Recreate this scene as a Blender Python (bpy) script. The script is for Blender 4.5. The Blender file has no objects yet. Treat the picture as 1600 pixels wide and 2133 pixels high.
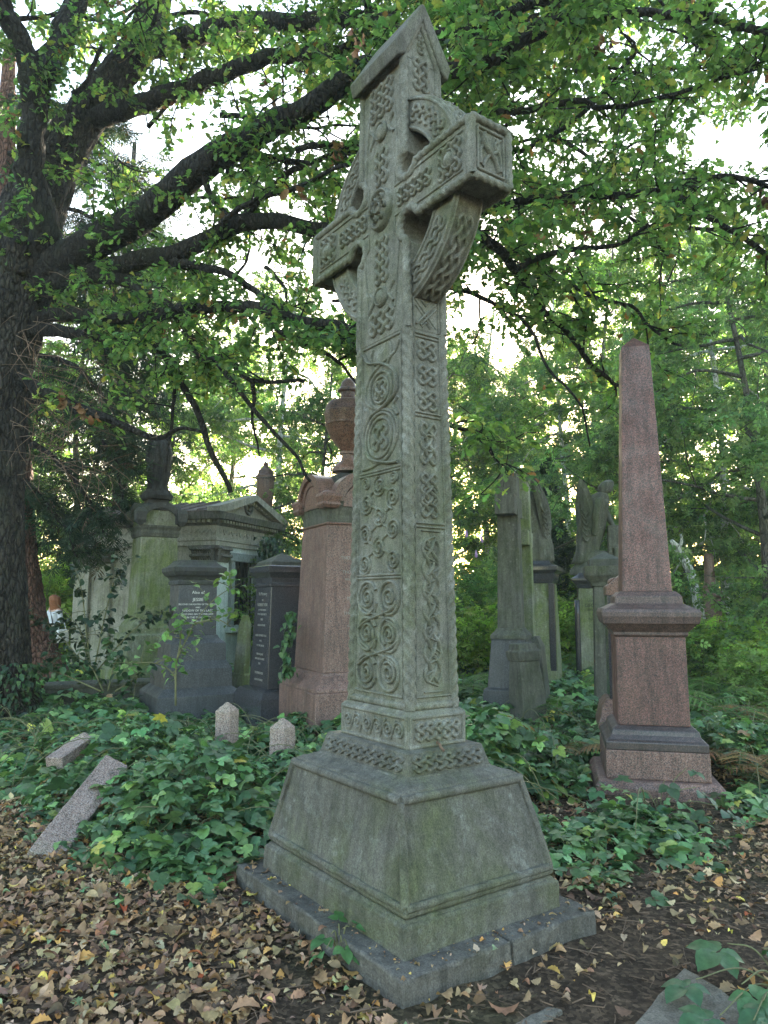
import bpy, math, random
import numpy as np
from mathutils import Vector, Matrix
random.seed(7); RNG = np.random.default_rng(7)
PI = math.pi; R = math.radians
SC = bpy.context.scene
COL = SC.collection
# ---------------------------------------------------------------- camera geometry (survey helper: turns a sight line into a point in the place)
F, TH, H0 = 1515.9, 0.1212, 1.6
CT, ST = math.cos(TH), math.sin(TH)
def ray(px, py):
    a = (px - 800) / F; b = (1066.5 - py) / F
    return (a, CT - b * ST, ST + b * CT)
def at(px, py, Y):
    r = ray(px, py); return Vector((r[0] / r[1] * Y, Y, H0 + r[2] / r[1] * Y))
def gp(px, py, z=0.0):
    r = ray(px, py); t = (z - H0) / r[2]; return Vector((r[0] * t, r[1] * t, z))
def Zat(py, Y): return at(800, py, Y).z
def pxm(Y, z=1.6): return F / (Y * CT + (z - H0) * ST)      # picture units per metre at a distance
# ---------------------------------------------------------------- objects
def tag(o, label=None, cat=None, group=None, kind=None):
    if label: o['label'] = label
    if cat: o['category'] = cat
    if group: o['group'] = group
    if kind: o['kind'] = kind
    return o
def thing(name, label, cat, loc=(0, 0, 0), rz=0.0, group=None, kind=None):
    o = bpy.data.objects.new(name, None); COL.objects.link(o)
    o.empty_display_size = 0.1
    o.location = loc; o.rotation_euler = (0, 0, rz)
    return tag(o, label, cat, group, kind)
def link(name, me, parent=None, mat=None):
    o = bpy.data.objects.new(name, me); COL.objects.link(o)
    if parent is not None: o.parent = parent
    if mat is not None and not me.materials: me.materials.append(mat)
    return o
def copy_tree(o, parent=None):
    c = o.copy(); COL.objects.link(c)
    if parent is not None: c.parent = parent
    for ch in list(o.children): copy_tree(ch, c)
    return c
class MB:
    """collects shapes and links them as one mesh object"""
    def __init__(s): s.v = []; s.f = []; s.n = 0
    def add(s, V, Fc):
        V = np.asarray(V, float).reshape(-1, 3); k = s.n
        s.v.append(V); s.f += [tuple(i + k for i in f) for f in Fc]; s.n += len(V); return s
    def box(s, c, h, rz=0.0, M=None):
        V = np.array([[x, y, z] for z in (-1, 1) for y in (-1, 1) for x in (-1, 1)], float) * np.array(h)
        if rz:
            cz, sz = math.cos(rz), math.sin(rz)
            V = V @ np.array([[cz, sz, 0], [-sz, cz, 0], [0, 0, 1]])
        if M is not None: V = V @ np.array(M).T
        return s.add(V + np.array(c), [(0, 2, 3, 1), (4, 5, 7, 6), (0, 1, 5, 4), (2, 6, 7, 3), (0, 4, 6, 2), (1, 3, 7, 5)])
    def loft(s, L, cx=0.0, cy=0.0):
        """L = [(z, hx, hy)] rectangles stacked into one shape"""
        V = []; Fc = []
        for z, hx, hy in L:
            V += [(cx - hx, cy - hy, z), (cx + hx, cy - hy, z), (cx + hx, cy + hy, z), (cx - hx, cy + hy, z)]
        for i in range(len(L) - 1):
            a = 4 * i; b = a + 4
            for j in range(4):
                k = (j + 1) % 4; Fc.append((a + j, a + k, b + k, b + j))
        Fc.append((3, 2, 1, 0)); t = 4 * (len(L) - 1); Fc.append((t, t + 1, t + 2, t + 3))
        return s.add(V, Fc)
    def lathe(s, prof, n=28, c=(0, 0, 0), ell=1.0):
        V = []; Fc = []
        for r, z in prof:
            for k in range(n):
                a = 2 * PI * k / n
                V.append((c[0] + r * math.cos(a), c[1] + r * math.sin(a) * ell, c[2] + z))
        m = len(prof)
        for i in range(m - 1):
            for k in range(n):
                q = (k + 1) % n
                Fc.append((i * n + k, i * n + q, (i + 1) * n + q, (i + 1) * n + k))
        Fc.append(tuple(reversed(range(n)))); Fc.append(tuple(range((m - 1) * n, m * n)))
        return s.add(V, Fc)
    def tube(s, P, rad, n=8, lobes=0, twist=0.0, amp=0.12, noise=0.0, flat=1.0, closed=False):
        P = np.asarray(P, float); N = len(P)
        rad = np.atleast_1d(np.asarray(rad, float)); rad = np.interp(np.linspace(0, 1, N), np.linspace(0, 1, len(rad)), rad) if len(rad) > 1 else np.full(N, rad[0])
        T = np.gradient(P, axis=0); T /= np.linalg.norm(T, axis=1)[:, None] + 1e-12
        ref = np.array([0, 0, 1.0]) if abs(T[0][2]) < .9 else np.array([1.0, 0, 0])
        U = ref - T[0] * (ref @ T[0]); U /= np.linalg.norm(U)
        V = np.zeros((N, n, 3)); sl = 0.0
        th = np.arange(n) * 2 * PI / n
        for i in range(N):
            U = U - T[i] * (U @ T[i]); U /= np.linalg.norm(U) + 1e-12
            W = np.cross(T[i], U)
            if i: sl += np.linalg.norm(P[i] - P[i - 1])
            rr = np.full(n, rad[i])
            if lobes: rr = rr * (1 + amp * np.abs(np.cos(lobes * .5 * (th - twist * sl))) * 2 - amp)
            if noise: rr = rr * (1 + noise * RNG.normal(size=n))
            V[i] = P[i] + rr[:, None] * (np.cos(th)[:, None] * U + flat * np.sin(th)[:, None] * W)
        Fc = []
        for i in range(N - 1):
            for k in range(n):
                q = (k + 1) % n
                Fc.append((i * n + k, i * n + q, (i + 1) * n + q, (i + 1) * n + k))
        Fc.append(tuple(reversed(range(n)))); Fc.append(tuple(range((N - 1) * n, N * n)))
        return s.add(V, Fc)
    def prism(s, poly, fn, d0, d1):
        """outline poly (2-D) swept between depths d0 and d1; fn(u, v, d) gives the point"""
        m = len(poly)
        V = [fn(u, v, d0) for u, v in poly] + [fn(u, v, d1) for u, v in poly]
        Fc = [tuple(reversed(range(m))), tuple(range(m, 2 * m))]
        for i in range(m):
            j = (i + 1) % m; Fc.append((i, j, m + j, m + i))
        return s.add(V, Fc)
    def ribbon(s, path, hgt, w, d, fn, closed=False, prof=None):
        """carved strand: half-round strip of half width w along a 2-D path, crest height hgt[i] above the face"""
        P = np.asarray(path, float); N = len(P)
        hgt = 1.5 * np.broadcast_to(np.asarray(hgt, float), (N,))
        if closed: T = np.roll(P, -1, 0) - np.roll(P, 1, 0)
        else: T = np.gradient(P, axis=0)
        T /= np.linalg.norm(T, axis=1)[:, None] + 1e-12
        Nn = np.stack([-T[:, 1], T[:, 0]], 1)
        prof = prof or [(-1, -1), (-.92, .35), (-.5, .86), (0, 1), (.5, .86), (.92, .35), (1, -1)]
        V = []
        for i in range(N):
            for a, b in prof:
                q = P[i] + Nn[i] * a * w
                V.append(fn(q[0], q[1], b * hgt[i] if b > 0 else -d))
        m = len(prof); Fc = []
        for i in range(N if closed else N - 1):
            j = (i + 1) % N
            for k in range(m - 1): Fc.append((i * m + k, j * m + k, j * m + k + 1, i * m + k + 1))
        if not closed: Fc.append(tuple(range(m))); Fc.append(tuple(reversed(range((N - 1) * m, N * m))))
        return s.add(V, Fc)
    def build(s, name, mat, parent=None, smooth=False, bevel=0.0, auto=None, worn=None):
        me = bpy.data.meshes.new(name)
        me.from_pydata(np.concatenate(s.v).tolist(), [], s.f)
        import bmesh
        bm = bmesh.new(); bm.from_mesh(me); bmesh.ops.recalc_face_normals(bm, faces=bm.faces); bm.to_mesh(me); bm.free()
        if smooth: me.shade_smooth()
        if auto is not None: me.shade_smooth(); me.set_sharp_from_angle(angle=R(auto))
        o = link(name, me, parent, mat)
        if worn:                       # chipped, uneven faces and edges
            q = o.modifiers.new('cuts', 'SUBSURF'); q.subdivision_type = 'SIMPLE'; q.levels = q.render_levels = worn[0]
            tx = bpy.data.textures.new('wear', 'CLOUDS'); tx.noise_scale = worn[2]; tx.noise_depth = 4
            dp = o.modifiers.new('wear', 'DISPLACE'); dp.texture = tx; dp.strength = worn[1]; dp.mid_level = .5; dp.texture_coords = 'GLOBAL'
        if bevel:
            b = o.modifiers.new('edge wear', 'BEVEL'); b.width = bevel; b.segments = 2; b.limit_method = 'ANGLE'; b.angle_limit = R(32)
            if worn: o.modifiers.move(len(o.modifiers) - 1, 0)
        return o
def rotmats(az, tilt, roll):
    """leaf frames: x = leaf axis, z = leaf normal; arrays of angles"""
    ca, sa = np.cos(az), np.sin(az); cb, sb = np.cos(tilt), np.sin(tilt); cr, sr = np.cos(roll), np.sin(roll)
    X = np.stack([ca * cb, sa * cb, sb], 1)
    Y0 = np.stack([-sa, ca, 0 * sa], 1)
    Z0 = np.cross(X, Y0)
    Y = Y0 * cr[:, None] + Z0 * sr[:, None]
    Z = np.cross(X, Y)
    return np.stack([X, Y, Z], 2)            # columns
def scatter(name, tv, tf, pos, rot, scl, col, mat, parent=None, smooth=False):
    """one mesh of many leaves: template (tv, tf) at each frame, colour per leaf"""
    tv = np.asarray(tv, np.float32); N = len(pos); n = len(tv)
    scl = np.broadcast_to(np.asarray(scl, np.float32), (N,))
    V = np.einsum('nij,kj->nki', rot.astype(np.float32), tv) * scl[:, None, None] + np.asarray(pos, np.float32)[:, None, :]
    tot = np.array([len(f) for f in tf]); flat = np.concatenate([np.array(f) for f in tf])
    L = (flat[None, :] + (np.arange(N) * n)[:, None]).astype(np.int32).ravel()
    LT = np.tile(tot, N).astype(np.int32); LS = np.concatenate([[0], np.cumsum(LT)[:-1]]).astype(np.int32)
    me = bpy.data.meshes.new(name)
    me.vertices.add(N * n); me.vertices.foreach_set('co', V.ravel())
    me.loops.add(len(L)); me.loops.foreach_set('vertex_index', L)
    me.polygons.add(len(LT)); me.polygons.foreach_set('loop_start', LS); me.polygons.foreach_set('loop_total', LT)
    me.update(calc_edges=True)
    if col is not None:
        a = me.color_attributes.new('tint', 'FLOAT_COLOR', 'POINT')
        c = np.ones((N, n, 4), np.float32); c[:, :, :3] = np.asarray(col, np.float32)[:, None, :]
        a.data.foreach_set('color', c.ravel())
    if smooth: me.shade_smooth()
    return link(name, me, parent, mat)
# ---------------------------------------------------------------- leaf shapes (x along the leaf, z up)
def leaf_shape(st, fold=0.15, curl=0.0):
    V = []; Fc = []
    for t, w in st:
        z = -curl * (t - .4) ** 2
        V += [(t, 0, z), (t, w, z + fold * w), (t, -w, z + fold * w)]
    for i in range(len(st) - 1):
        a = 3 * i; b = a + 3
        Fc += [(a, b, b + 1, a + 1), (a, a + 2, b + 2, b)]
    return np.array(V), Fc
OAK = leaf_shape([(0, .012), (.16, .13), (.26, .09), (.42, .27), (.52, .16), (.7, .31), (.8, .2), (.92, .17), (1, .01)], .2, .35)
LITTER = [leaf_shape([(0, .015), (.1, .10), (.2, .20), (.27, .15), (.38, .30), (.47, .22), (.58, .33), (.67, .23), (.78, .27), (.87, .16), (.96, .12), (1, .02)], .45, .6),
          leaf_shape([(0, .02), (.12, .17), (.2, .14), (.34, .28), (.44, .2), (.56, .34), (.66, .24), (.8, .26), (.92, .14), (1, .02)], -.4, -.7),
          leaf_shape([(0, .01), (.15, .2), (.35, .31), (.55, .32), (.75, .23), (.9, .1), (1, .0)], .35, .5),
          leaf_shape([(0, .08), (.2, .25), (.4, .31), (.6, .30), (.8, .2), (.95, .12), (1, .05)], .9, 1.3)]
def pleat(shape, a):
    V, Fc = shape; V = V.copy(); i = np.arange(len(V)); V[:, 2] += np.where(i % 3 > 0, a * (-1.0) ** (i // 3), 0); return V, Fc
OVATE = pleat(leaf_shape([(0, .01), (.12, .25), (.25, .34), (.38, .385), (.5, .36), (.63, .32), (.76, .22), (.88, .11), (1, 0)], .2, .3), .018)
IVY = leaf_shape([(0, .01), (.18, .34), (.42, .25), (.7, .2), (1, 0)], .22, .3)
SMALL = (np.array([(0, 0, 0), (.5, .3, .06), (1, 0, -.04), (.5, -.3, .06)]), [(0, 2, 1), (0, 3, 2)])
def compose(parts):
    V = []; Fc = []; k = 0
    for (tv, tf), ang, sc, off, tl in parts:
        ca, sa = math.cos(ang), math.sin(ang); ct, st = math.cos(tl), math.sin(tl)
        M = np.array([[ca, -sa, 0], [sa, ca, 0], [0, 0, 1]]) @ np.array([[ct, 0, st], [0, 1, 0], [-st, 0, ct]])
        V.append((tv * sc) @ M.T + np.array(off)); Fc += [tuple(i + k for i in f) for f in tf]; k += len(tv)
    return np.concatenate(V), Fc
TREFOIL = compose([(OVATE, 0, .62, (.38, 0, 0), .12), (OVATE, R(72), .5, (.3, .02, 0), .2), (OVATE, R(-72), .5, (.3, -.02, 0), .2)])
SPRAY = compose([(SMALL, R(a), s, (x, 0, 0), t) for a, s, x, t in [(0, .4, .6, .2), (48, .42, .4, .1), (-50, .42, .45, .3), (62, .4, .15, .0), (-60, .4, .2, .25)]])
NEEDLE = compose([((np.array([(0, 0, 0), (.5, .07, 0), (1, 0, -.12), (.5, -.07, 0)]), [(0, 2, 1), (0, 3, 2)]), R(a), .55, (x, 0, 0), .15)
                  for x, a in [(.45, 0), (.3, 35), (.3, -35), (.15, 40), (.15, -42), (0, 50), (0, -48)]])
# ---------------------------------------------------------------- materials
class NT:
    def __init__(s, name):
        s.m = bpy.data.materials.new(name); s.m.use_nodes = True; s.t = s.m.node_tree; s.N = s.t.nodes; s.N.clear()
        s.out = s.N.new('ShaderNodeOutputMaterial')
    def n(s, typ, **k):
        o = s.N.new(typ)
        for a, b in k.items(): setattr(o, a, b)
        return o
    def l(s, a, b): s.t.links.new(a, b)
    def coord(s, scale=(1, 1, 1)):
        c = s.n('ShaderNodeTexCoord'); m = s.n('ShaderNodeMapping'); m.inputs['Scale'].default_value = scale
        s.l(c.outputs['Object'], m.inputs['Vector']); return m.outputs['Vector']
    def noise(s, scale, detail=5, rough=.6, vec=None, dist=0.0):
        o = s.n('ShaderNodeTexNoise'); o.inputs['Scale'].default_value = scale; o.inputs['Detail'].default_value = detail
        o.inputs['Roughness'].default_value = rough; o.inputs['Distortion'].default_value = dist
        if vec is not None: s.l(vec, o.inputs['Vector'])
        return o.outputs['Fac']
    def ramp(s, fac, stops, interp='LINEAR'):
        o = s.n('ShaderNodeValToRGB'); e = o.color_ramp.elements; o.color_ramp.interpolation = interp
        while len(e) < len(stops): e.new(.5)
        for q, (p, c) in zip(e, stops):
            q.position = p; q.color = (c, c, c, 1) if isinstance(c, (int, float)) else (*c, 1)
        s.l(fac, o.inputs['Fac']); return o.outputs['Color']
    def mix(s, fac, a, b, mode='MIX'):
        o = s.n('ShaderNodeMix', data_type='RGBA', blend_type=mode)
        for i, v in ((0, fac), (6, a), (7, b)):
            if hasattr(v, 'links'): s.l(v, o.inputs[i])
            elif i == 0: o.inputs[0].default_value = v
            else: o.inputs[i].default_value = (*v, 1) if len(v) == 3 else v
        return o.outputs[2]
    def bump(s, h, strength=.5, dist=.01, prev=None):
        o = s.n('ShaderNodeBump'); o.inputs['Strength'].default_value = strength; o.inputs['Distance'].default_value = dist
        s.l(h, o.inputs['Height'])
        if prev is not None: s.l(prev, o.inputs['Normal'])
        return o.outputs['Normal']
    def finish(s, col, rough=.8, nrm=None, spec=.4, coat=0.0):
        p = s.n('ShaderNodeBsdfPrincipled')
        if hasattr(col, 'links'): s.l(col, p.inputs['Base Color'])
        else: p.inputs['Base Color'].default_value = (*col, 1)
        if hasattr(rough, 'links'): s.l(rough, p.inputs['Roughness'])
        else: p.inputs['Roughness'].default_value = rough
        p.inputs['Specular IOR Level'].default_value = spec
        p.inputs['Coat Weight'].default_value = coat
        if nrm is not None: s.l(nrm, p.inputs['Normal'])
        s.l(p.outputs[0], s.out.inputs[0]); return s.m
def m_stone(name, c1, c2, moss=(.10, .15, .05), amt=.5, grain=220, rough=.9, stain=.5, bump=.35, pale=None):
    t = NT(name); v = t.coord(); vs = t.coord((5, 5, .7))
    c = t.mix(t.ramp(t.noise(2.2, 7, .65, v), [(.3, 0.), (.7, 1.)]), c1, c2)
    if pale: c = t.mix(t.ramp(t.noise(9, 6, .7, v, .6), [(.56, 0.), (.66, .8)]), c, pale)
    c = t.mix(t.ramp(t.noise(1.6, 8, .68, v, .4), [(.62 - .35 * amt, 0.), (.8 - .3 * amt, .85)]), c, moss)
    c = t.mix(1.0, c, t.ramp(t.noise(3.0, 6, .7, vs), [(.35, 1 - stain), (.6, 1.)]), 'MULTIPLY')
    g = t.noise(grain, 3, .7, v)
    vo = t.n('ShaderNodeTexVoronoi'); vo.inputs['Scale'].default_value = 14; t.l(v, vo.inputs['Vector'])
    sp = t.mix(1.0, t.ramp(vo.outputs['Distance'], [(.12, 1.), (.26, 0.)]), t.ramp(t.noise(4, 5, .7, v), [(.5, 0.), (.62, .55)]), 'MULTIPLY')
    c = t.mix(sp, c, pale or tuple(q * 1.5 for q in c2))
    c = t.mix(t.ramp(t.noise(5, 8, .75, t.coord((3, 3, .5))), [(.56, 0.), (.72, .55 * stain / .4)]), c, tuple(q * .35 for q in c1))
    c = t.mix(1.0, c, t.ramp(g, [(.32, .55), (.5, 1.), (.7, 1.35)]), 'MULTIPLY')
    c = t.mix(1.0, c, t.ramp(t.noise(28, 5, .75, v), [(.3, .72), (.55, 1.05), (.75, 1.2)]), 'MULTIPLY')
    nb = t.bump(t.noise(30, 7, .75, v), bump, .008); nb = t.bump(g, bump, .003, nb)
    return t.finish(c, rough, nb, .3)
def m_granite(name, cols, scale=110, rough=.35, grime=.4, moss=None, bump=.05):
    t = NT(name); v = t.coord(); vs = t.coord((6, 6, .8))
    vo = t.n('ShaderNodeTexVoronoi'); vo.inputs['Scale'].default_value = scale; t.l(v, vo.inputs['Vector'])
    sp = t.n('ShaderNodeSeparateColor'); t.l(vo.outputs['Color'], sp.inputs[0])
    k = len(cols); c = t.ramp(sp.outputs[0], [(i / k, q) for i, q in enumerate(cols)], 'CONSTANT')
    c = t.mix(1.0, c, t.ramp(t.noise(3, 7, .7, vs), [(.32, 1 - grime), (.6, 1.)]), 'MULTIPLY')
    c = t.mix(1.0, c, t.ramp(t.noise(1.3, 6, .6, v), [(.3, .78), (.7, 1.15)]), 'MULTIPLY')
    if moss: c = t.mix(t.ramp(t.noise(2.4, 7, .7, v), [(.5, 0.), (.72, .7)]), c, moss)
    rr = t.ramp(t.noise(5, 6, .7, v), [(.3, rough * .7), (.7, min(1, rough * 1.5))])
    return t.finish(c, rr, t.bump(t.noise(240, 2, .6, v), bump, .004), .5)
def m_bark(name, c1, c2, scale=1.0, moss=None, strength=.9):
    t = NT(name); v = t.coord((9 * scale, 9 * scale, 3.0 * scale)); u = t.coord()
    a = t.noise(2.6, 8, .72, v, .8)
    vo = t.n('ShaderNodeTexVoronoi', feature='DISTANCE_TO_EDGE'); vo.inputs['Scale'].default_value = 2.6
    wv = t.n('ShaderNodeMix', data_type='RGBA'); wv.inputs[0].default_value = .25; t.l(v, wv.inputs[6]); nz = t.n('ShaderNodeTexNoise'); nz.inputs['Scale'].default_value = 3; t.l(v, nz.inputs['Vector']); t.l(nz.outputs['Color'], wv.inputs[7]); t.l(wv.outputs[2], vo.inputs['Vector'])
    cr = t.ramp(vo.outputs['Distance'], [(.0, 0.), (.10, .7), (.3, 1.)])
    c = t.mix(t.ramp(a, [(.35, 0.), (.65, 1.)]), c1, c2)
    c = t.mix(1.0, c, t.ramp(cr, [(0, .3), (.8, 1.15)]), 'MULTIPLY')
    if moss: c = t.mix(t.ramp(t.noise(1.8, 7, .7, u), [(.5, 0.), (.68, .75)]), c, moss)
    c = t.mix(1.0, c, t.ramp(t.noise(40, 5, .7, u), [(.3, .6), (.7, 1.3)]), 'MULTIPLY')
    nb = t.bump(a, strength * .6, .04); nb = t.bump(cr, strength, .05, nb); nb = t.bump(t.noise(50, 6, .7, u), .5, .01, nb)
    return t.finish(c, .92, nb, .25)
def m_leaf(name, trans=.4, rough=.5, gloss=.35, vein=False):
    t = NT(name); at_ = t.n('ShaderNodeVertexColor'); at_.layer_name = 'tint'; u = t.coord()
    c = t.mix(1.0, at_.outputs[0], t.ramp(t.noise(35, 4, .65, u), [(.3, .72), (.7, 1.25)]), 'MULTIPLY')
    p = t.n('ShaderNodeBsdfPrincipled'); p.inputs['Roughness'].default_value = rough; p.inputs['Specular IOR Level'].default_value = gloss
    t.l(c, p.inputs['Base Color'])
    tr = t.n('ShaderNodeBsdfTranslucent')
    t.l(t.mix(1.0, c, (1.15, 1.3, .75), 'MULTIPLY'), tr.inputs[0])
    mx = t.n('ShaderNodeMixShader'); mx.inputs[0].default_value = trans
    t.l(p.outputs[0], mx.inputs[1]); t.l(tr.outputs[0], mx.inputs[2]); t.l(mx.outputs[0], t.out.inputs[0])
    return t.m
def m_plain(name, c, rough=.7, var=.25, scale=30, bump=.2):
    t = NT(name); v = t.coord(); g = t.noise(scale, 5, .65, v)
    col = t.mix(1.0, c, t.ramp(g, [(.3, 1 - var), (.7, 1 + var)]), 'MULTIPLY')
    return t.finish(col, rough, t.bump(g, bump, .01), .35)
M = {}
M['cross'] = m_stone('carved_sandstone', (.152, .146, .120), (.215, .208, .176), (.102, .118, .052), .46, 160, .92, .38, .5, (.28, .28, .25))
M['crossbase'] = m_stone('base_sandstone', (.104, .097, .082), (.152, .145, .124), (.085, .098, .042), .50, 140, .92, .42, .6, (.20, .20, .18))
M['kerb'] = m_stone('kerb_stone', (.092, .084, .073), (.135, .124, .108), (.08, .08, .045), .25, 120, .85, .5, .5, (.18, .17, .15))
M['pinkgran'] = m_granite('polished_pink_granite', [(.155, .066, .055), (.18, .08, .068), (.042, .03, .028), (.215, .11, .096), (.125, .054, .045), (.085, .047, .042)], 150, .5, .6)
M['pinkdull'] = m_granite('dull_pink_granite', [(.20, .105, .082), (.235, .135, .112), (.06, .045, .04), (.27, .175, .15), (.17, .09, .07), (.13, .08, .068)], 150, .55, .5, None, .2)
M['urngran'] = m_granite('brown_red_granite', [(0.180, 0.090, 0.068), (0.225, 0.120, 0.094), (0.068, 0.045, 0.041), (0.255, 0.158, 0.128)], 120, .35, .4)
M['postgran'] = m_granite('weathered_pink_granite', [(0.336, 0.224, 0.184), (0.400, 0.304, 0.264), (0.096, 0.072, 0.064), (0.448, 0.368, 0.336), (0.288, 0.192, 0.160)], 170, .8, .35, (0.160, 0.160, 0.096), .4)
M['blackgran'] = m_granite('polished_black_granite', [(.035, .035, .04), (.05, .05, .055), (.025, .025, .03), (.075, .075, .085)], 200, .16, .2)
M['greygran'] = m_granite('rough_grey_granite', [(.050, .052, .058), (.066, .069, .076), (.036, .038, .042), (.09, .093, .10)], 140, .5, .4, None, .4)
M['darkcap'] = m_stone('dark_sooty_stone', (0.053, 0.053, 0.053), (0.090, 0.090, 0.086), (0.068, 0.083, 0.045), .4, 160, .8, .4, .4)
M['mossy'] = m_stone('mossy_limestone', (0.210, 0.217, 0.168), (0.280, 0.280, 0.231), (0.119, 0.161, 0.038), .75, 120, .92, .4, .5)
M['greystone'] = m_stone('grey_green_stone', (.092, .092, .077), (.135, .133, .112), (.07, .085, .04), .5, 150, .92, .5, .5)
M['statue'] = m_stone('dark_statue_stone', (0.036, 0.036, 0.035), (0.066, 0.066, 0.063), (0.042, 0.051, 0.030), .3, 100, .9, .5, .6)
M['angel'] = m_stone('mossy_angel_stone', (.085, .085, .066), (.135, .135, .108), (.075, .09, .04), .5, 120, .92, .5, .6, (.2, .2, .18))
M['maus'] = m_stone('pale_mausoleum_stone', (.27, .262, .215), (.37, .36, .30), (.19, .20, .12), .35, 120, .9, .35, .35)
M['mauswhite'] = m_stone('blue_white_render', (.42, .50, .49), (.54, .60, .57), (.28, .33, .24), .2, 120, .9, .25, .3)
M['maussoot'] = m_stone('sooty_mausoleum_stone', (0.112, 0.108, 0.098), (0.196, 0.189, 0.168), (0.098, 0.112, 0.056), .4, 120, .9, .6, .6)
M['roof'] = m_stone('lichened_roof_stone', (0.120, 0.090, 0.079), (0.210, 0.176, 0.158), (0.112, 0.120, 0.068), .3, 90, .9, .5, .6)
M['iron'] = m_plain('dark_window_iron', (.02, .021, .022), .6)
M['winframe'] = m_plain('weathered_grey_paint', (.17, .20, .20), .7, .4)
M['letter'] = m_plain('worn_inlaid_lettering', (.62, .62, .58), .7, .3)
M['letterdim'] = m_plain('faded_lettering', (.24, .23, .21), .7, .3)
M['letterdark'] = m_plain('black_painted_lettering', (.03, .03, .028), .7, .3)
M['oakbark'] = m_bark('oak_bark', (.016, .0135, .011), (.058, .049, .039), 1.0, (.036, .04, .022), 1.0)
M['limbbark'] = m_bark('dark_limb_bark', (.010, .0085, .0075), (.032, .028, .023), 1.0, (.026, .03, .017), .8)
M['redbark'] = m_bark('reddish_yew_bark', (.075, .035, .025), (.20, .105, .075), 1.0, None, .9)
M['birchbark'] = m_bark('pale_birch_bark', (.34, .34, .31), (.60, .60, .56), .6, (.12, .13, .09), .4)
M['bgbark'] = m_bark('woodland_bark', (.05, .045, .038), (.13, .12, .10), .8, (.08, .10, .05), .6)
M['stem'] = m_plain('green_brown_stem', (.13, .13, .06), .7)
M['twig'] = m_plain('dry_twig', (.14, .09, .06), .8, .4)
M['oakleaf'] = m_leaf('oak_leaves', .58, .5, .3)
M['bgleaf'] = m_leaf('woodland_leaves', .6, .55, .25)
M['conifer'] = m_leaf('conifer_foliage', .2, .6, .2)
M['bramble'] = m_leaf('bramble_leaves', .25, .42, .4)
M['litter'] = m_leaf('dead_leaves', .15, .75, .2)
M['fern'] = m_leaf('fern_fronds', .4, .55, .25)
M['darkmould'] = m_granite('dark_weathered_moulding', [(.05, .038, .038), (.07, .05, .048), (.035, .03, .03), (.10, .07, .066)], 150, .4, .4)
M['corn'] = m_granite('brown_cornice_granite', [(.10, .06, .052), (.125, .075, .066), (.04, .03, .03), (.15, .095, .086), (.08, .05, .044)], 150, .5, .5)
M['slab'] = m_stone('path_slab_stone', (.15, .132, .108), (.21, .188, .155), (.10, .10, .055), .2, 120, .9, .4, .5)
# ================================================================= GROUND
def gz(x, y):
    z = .05 * np.sin(x * .9 + 1.3) * np.cos(y * .7) + .03 * np.sin(x * 2.3 + y * 1.7)
    return z * np.clip((np.hypot(x - .1, y - 4.05) - 1.2) / 2.0, 0, 1)
def make_ground():
    n = 150
    g = np.linspace(-1, 1, n); q = np.sign(g) * (np.abs(g) ** 2.6) * 51 + g * 9
    X, Y = np.meshgrid(q, q + 5); Z = gz(X, Y) + RNG.normal(0, .006, X.shape) * (np.hypot(X, Y - 5) < 14)
    V = np.stack([X, Y, Z], 2).reshape(-1, 3)
    mb = MB(); mb.add(V, [(i * n + j, i * n + j + 1, (i + 1) * n + j + 1, (i + 1) * n + j) for i in range(n - 1) for j in range(n - 1)])
    t = NT('woodland_soil'); v = t.coord()
    c = t.ramp(t.noise(6, 8, .7, v), [(.3, (.035, .024, .016)), (.5, (.072, .05, .034)), (.72, (.13, .09, .06))])
    c = t.mix(t.ramp(t.noise(.5, 5, .6, v), [(.5, 0.), (.7, .6)]), c, (.06, .075, .025))
    vo = t.n('ShaderNodeTexVoronoi'); vo.inputs['Scale'].default_value = 55; t.l(v, vo.inputs['Vector'])
    sp = t.n('ShaderNodeSeparateColor'); t.l(vo.outputs['Color'], sp.inputs[0])
    c = t.mix(1.0, c, t.ramp(sp.outputs[0], [(0, .55), (.6, 1.), (1, 1.9)]), 'MULTIPLY')
    nb = t.bump(t.noise(70, 7, .75, v), 1.0, .02); nb = t.bump(sp.outputs[1], .6, .012, nb)
    tag(mb.build('ground', t.finish(c, .95, nb, .15), smooth=True), kind='structure')
make_ground()
# ================================================================= CELTIC CROSS
def fold(t, m): t = t % (2 * m); return np.where(t > m, 2 * m - t, t)
def knot(mb, fn, u0, u1, v0, v1, p, q, w, h=.010, dh=.005, cut=.5, d=.003):
    """interlace of p x q cells: strands bounce between the borders and pass over and under"""
    m, n = 2 * p, 2 * q; g = math.gcd(p, q)
    for k in range(g):
        T = 2 * m * n // math.gcd(m, n); N = T * 4
        t = np.arange(N) / 4.0; ph = 1 + 2 * k
        U, V = fold(t + ph, m), fold(t, n)
        du = np.where((t + ph + .01) % (2 * m) < m, 1, -1) * np.where((t + .01) % (2 * n) < n, 1, -1)
        s = np.cos(PI * U) * du * np.clip(np.minimum(np.minimum(U, m - U), np.minimum(V, n - V)) / .6, 0, 1)
        def rnd(x, M):                 # round the bounces
            return M / 2 + (M / 2 - cut) * np.sin(np.arcsin(np.clip((x - M / 2) / (M / 2), -1, 1) * .93)) / .93
        for _ in range(2):
            U = (np.roll(U, 1) + 2 * U + np.roll(U, -1)) / 4; V = (np.roll(V, 1) + 2 * V + np.roll(V, -1)) / 4
        P = np.stack([u0 + (u1 - u0) * rnd(U, m) / m, v0 + (v1 - v0) * rnd(V, n) / n], 1)
        mb.ribbon(P, h + dh * s, w, d, fn, closed=True)
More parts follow.
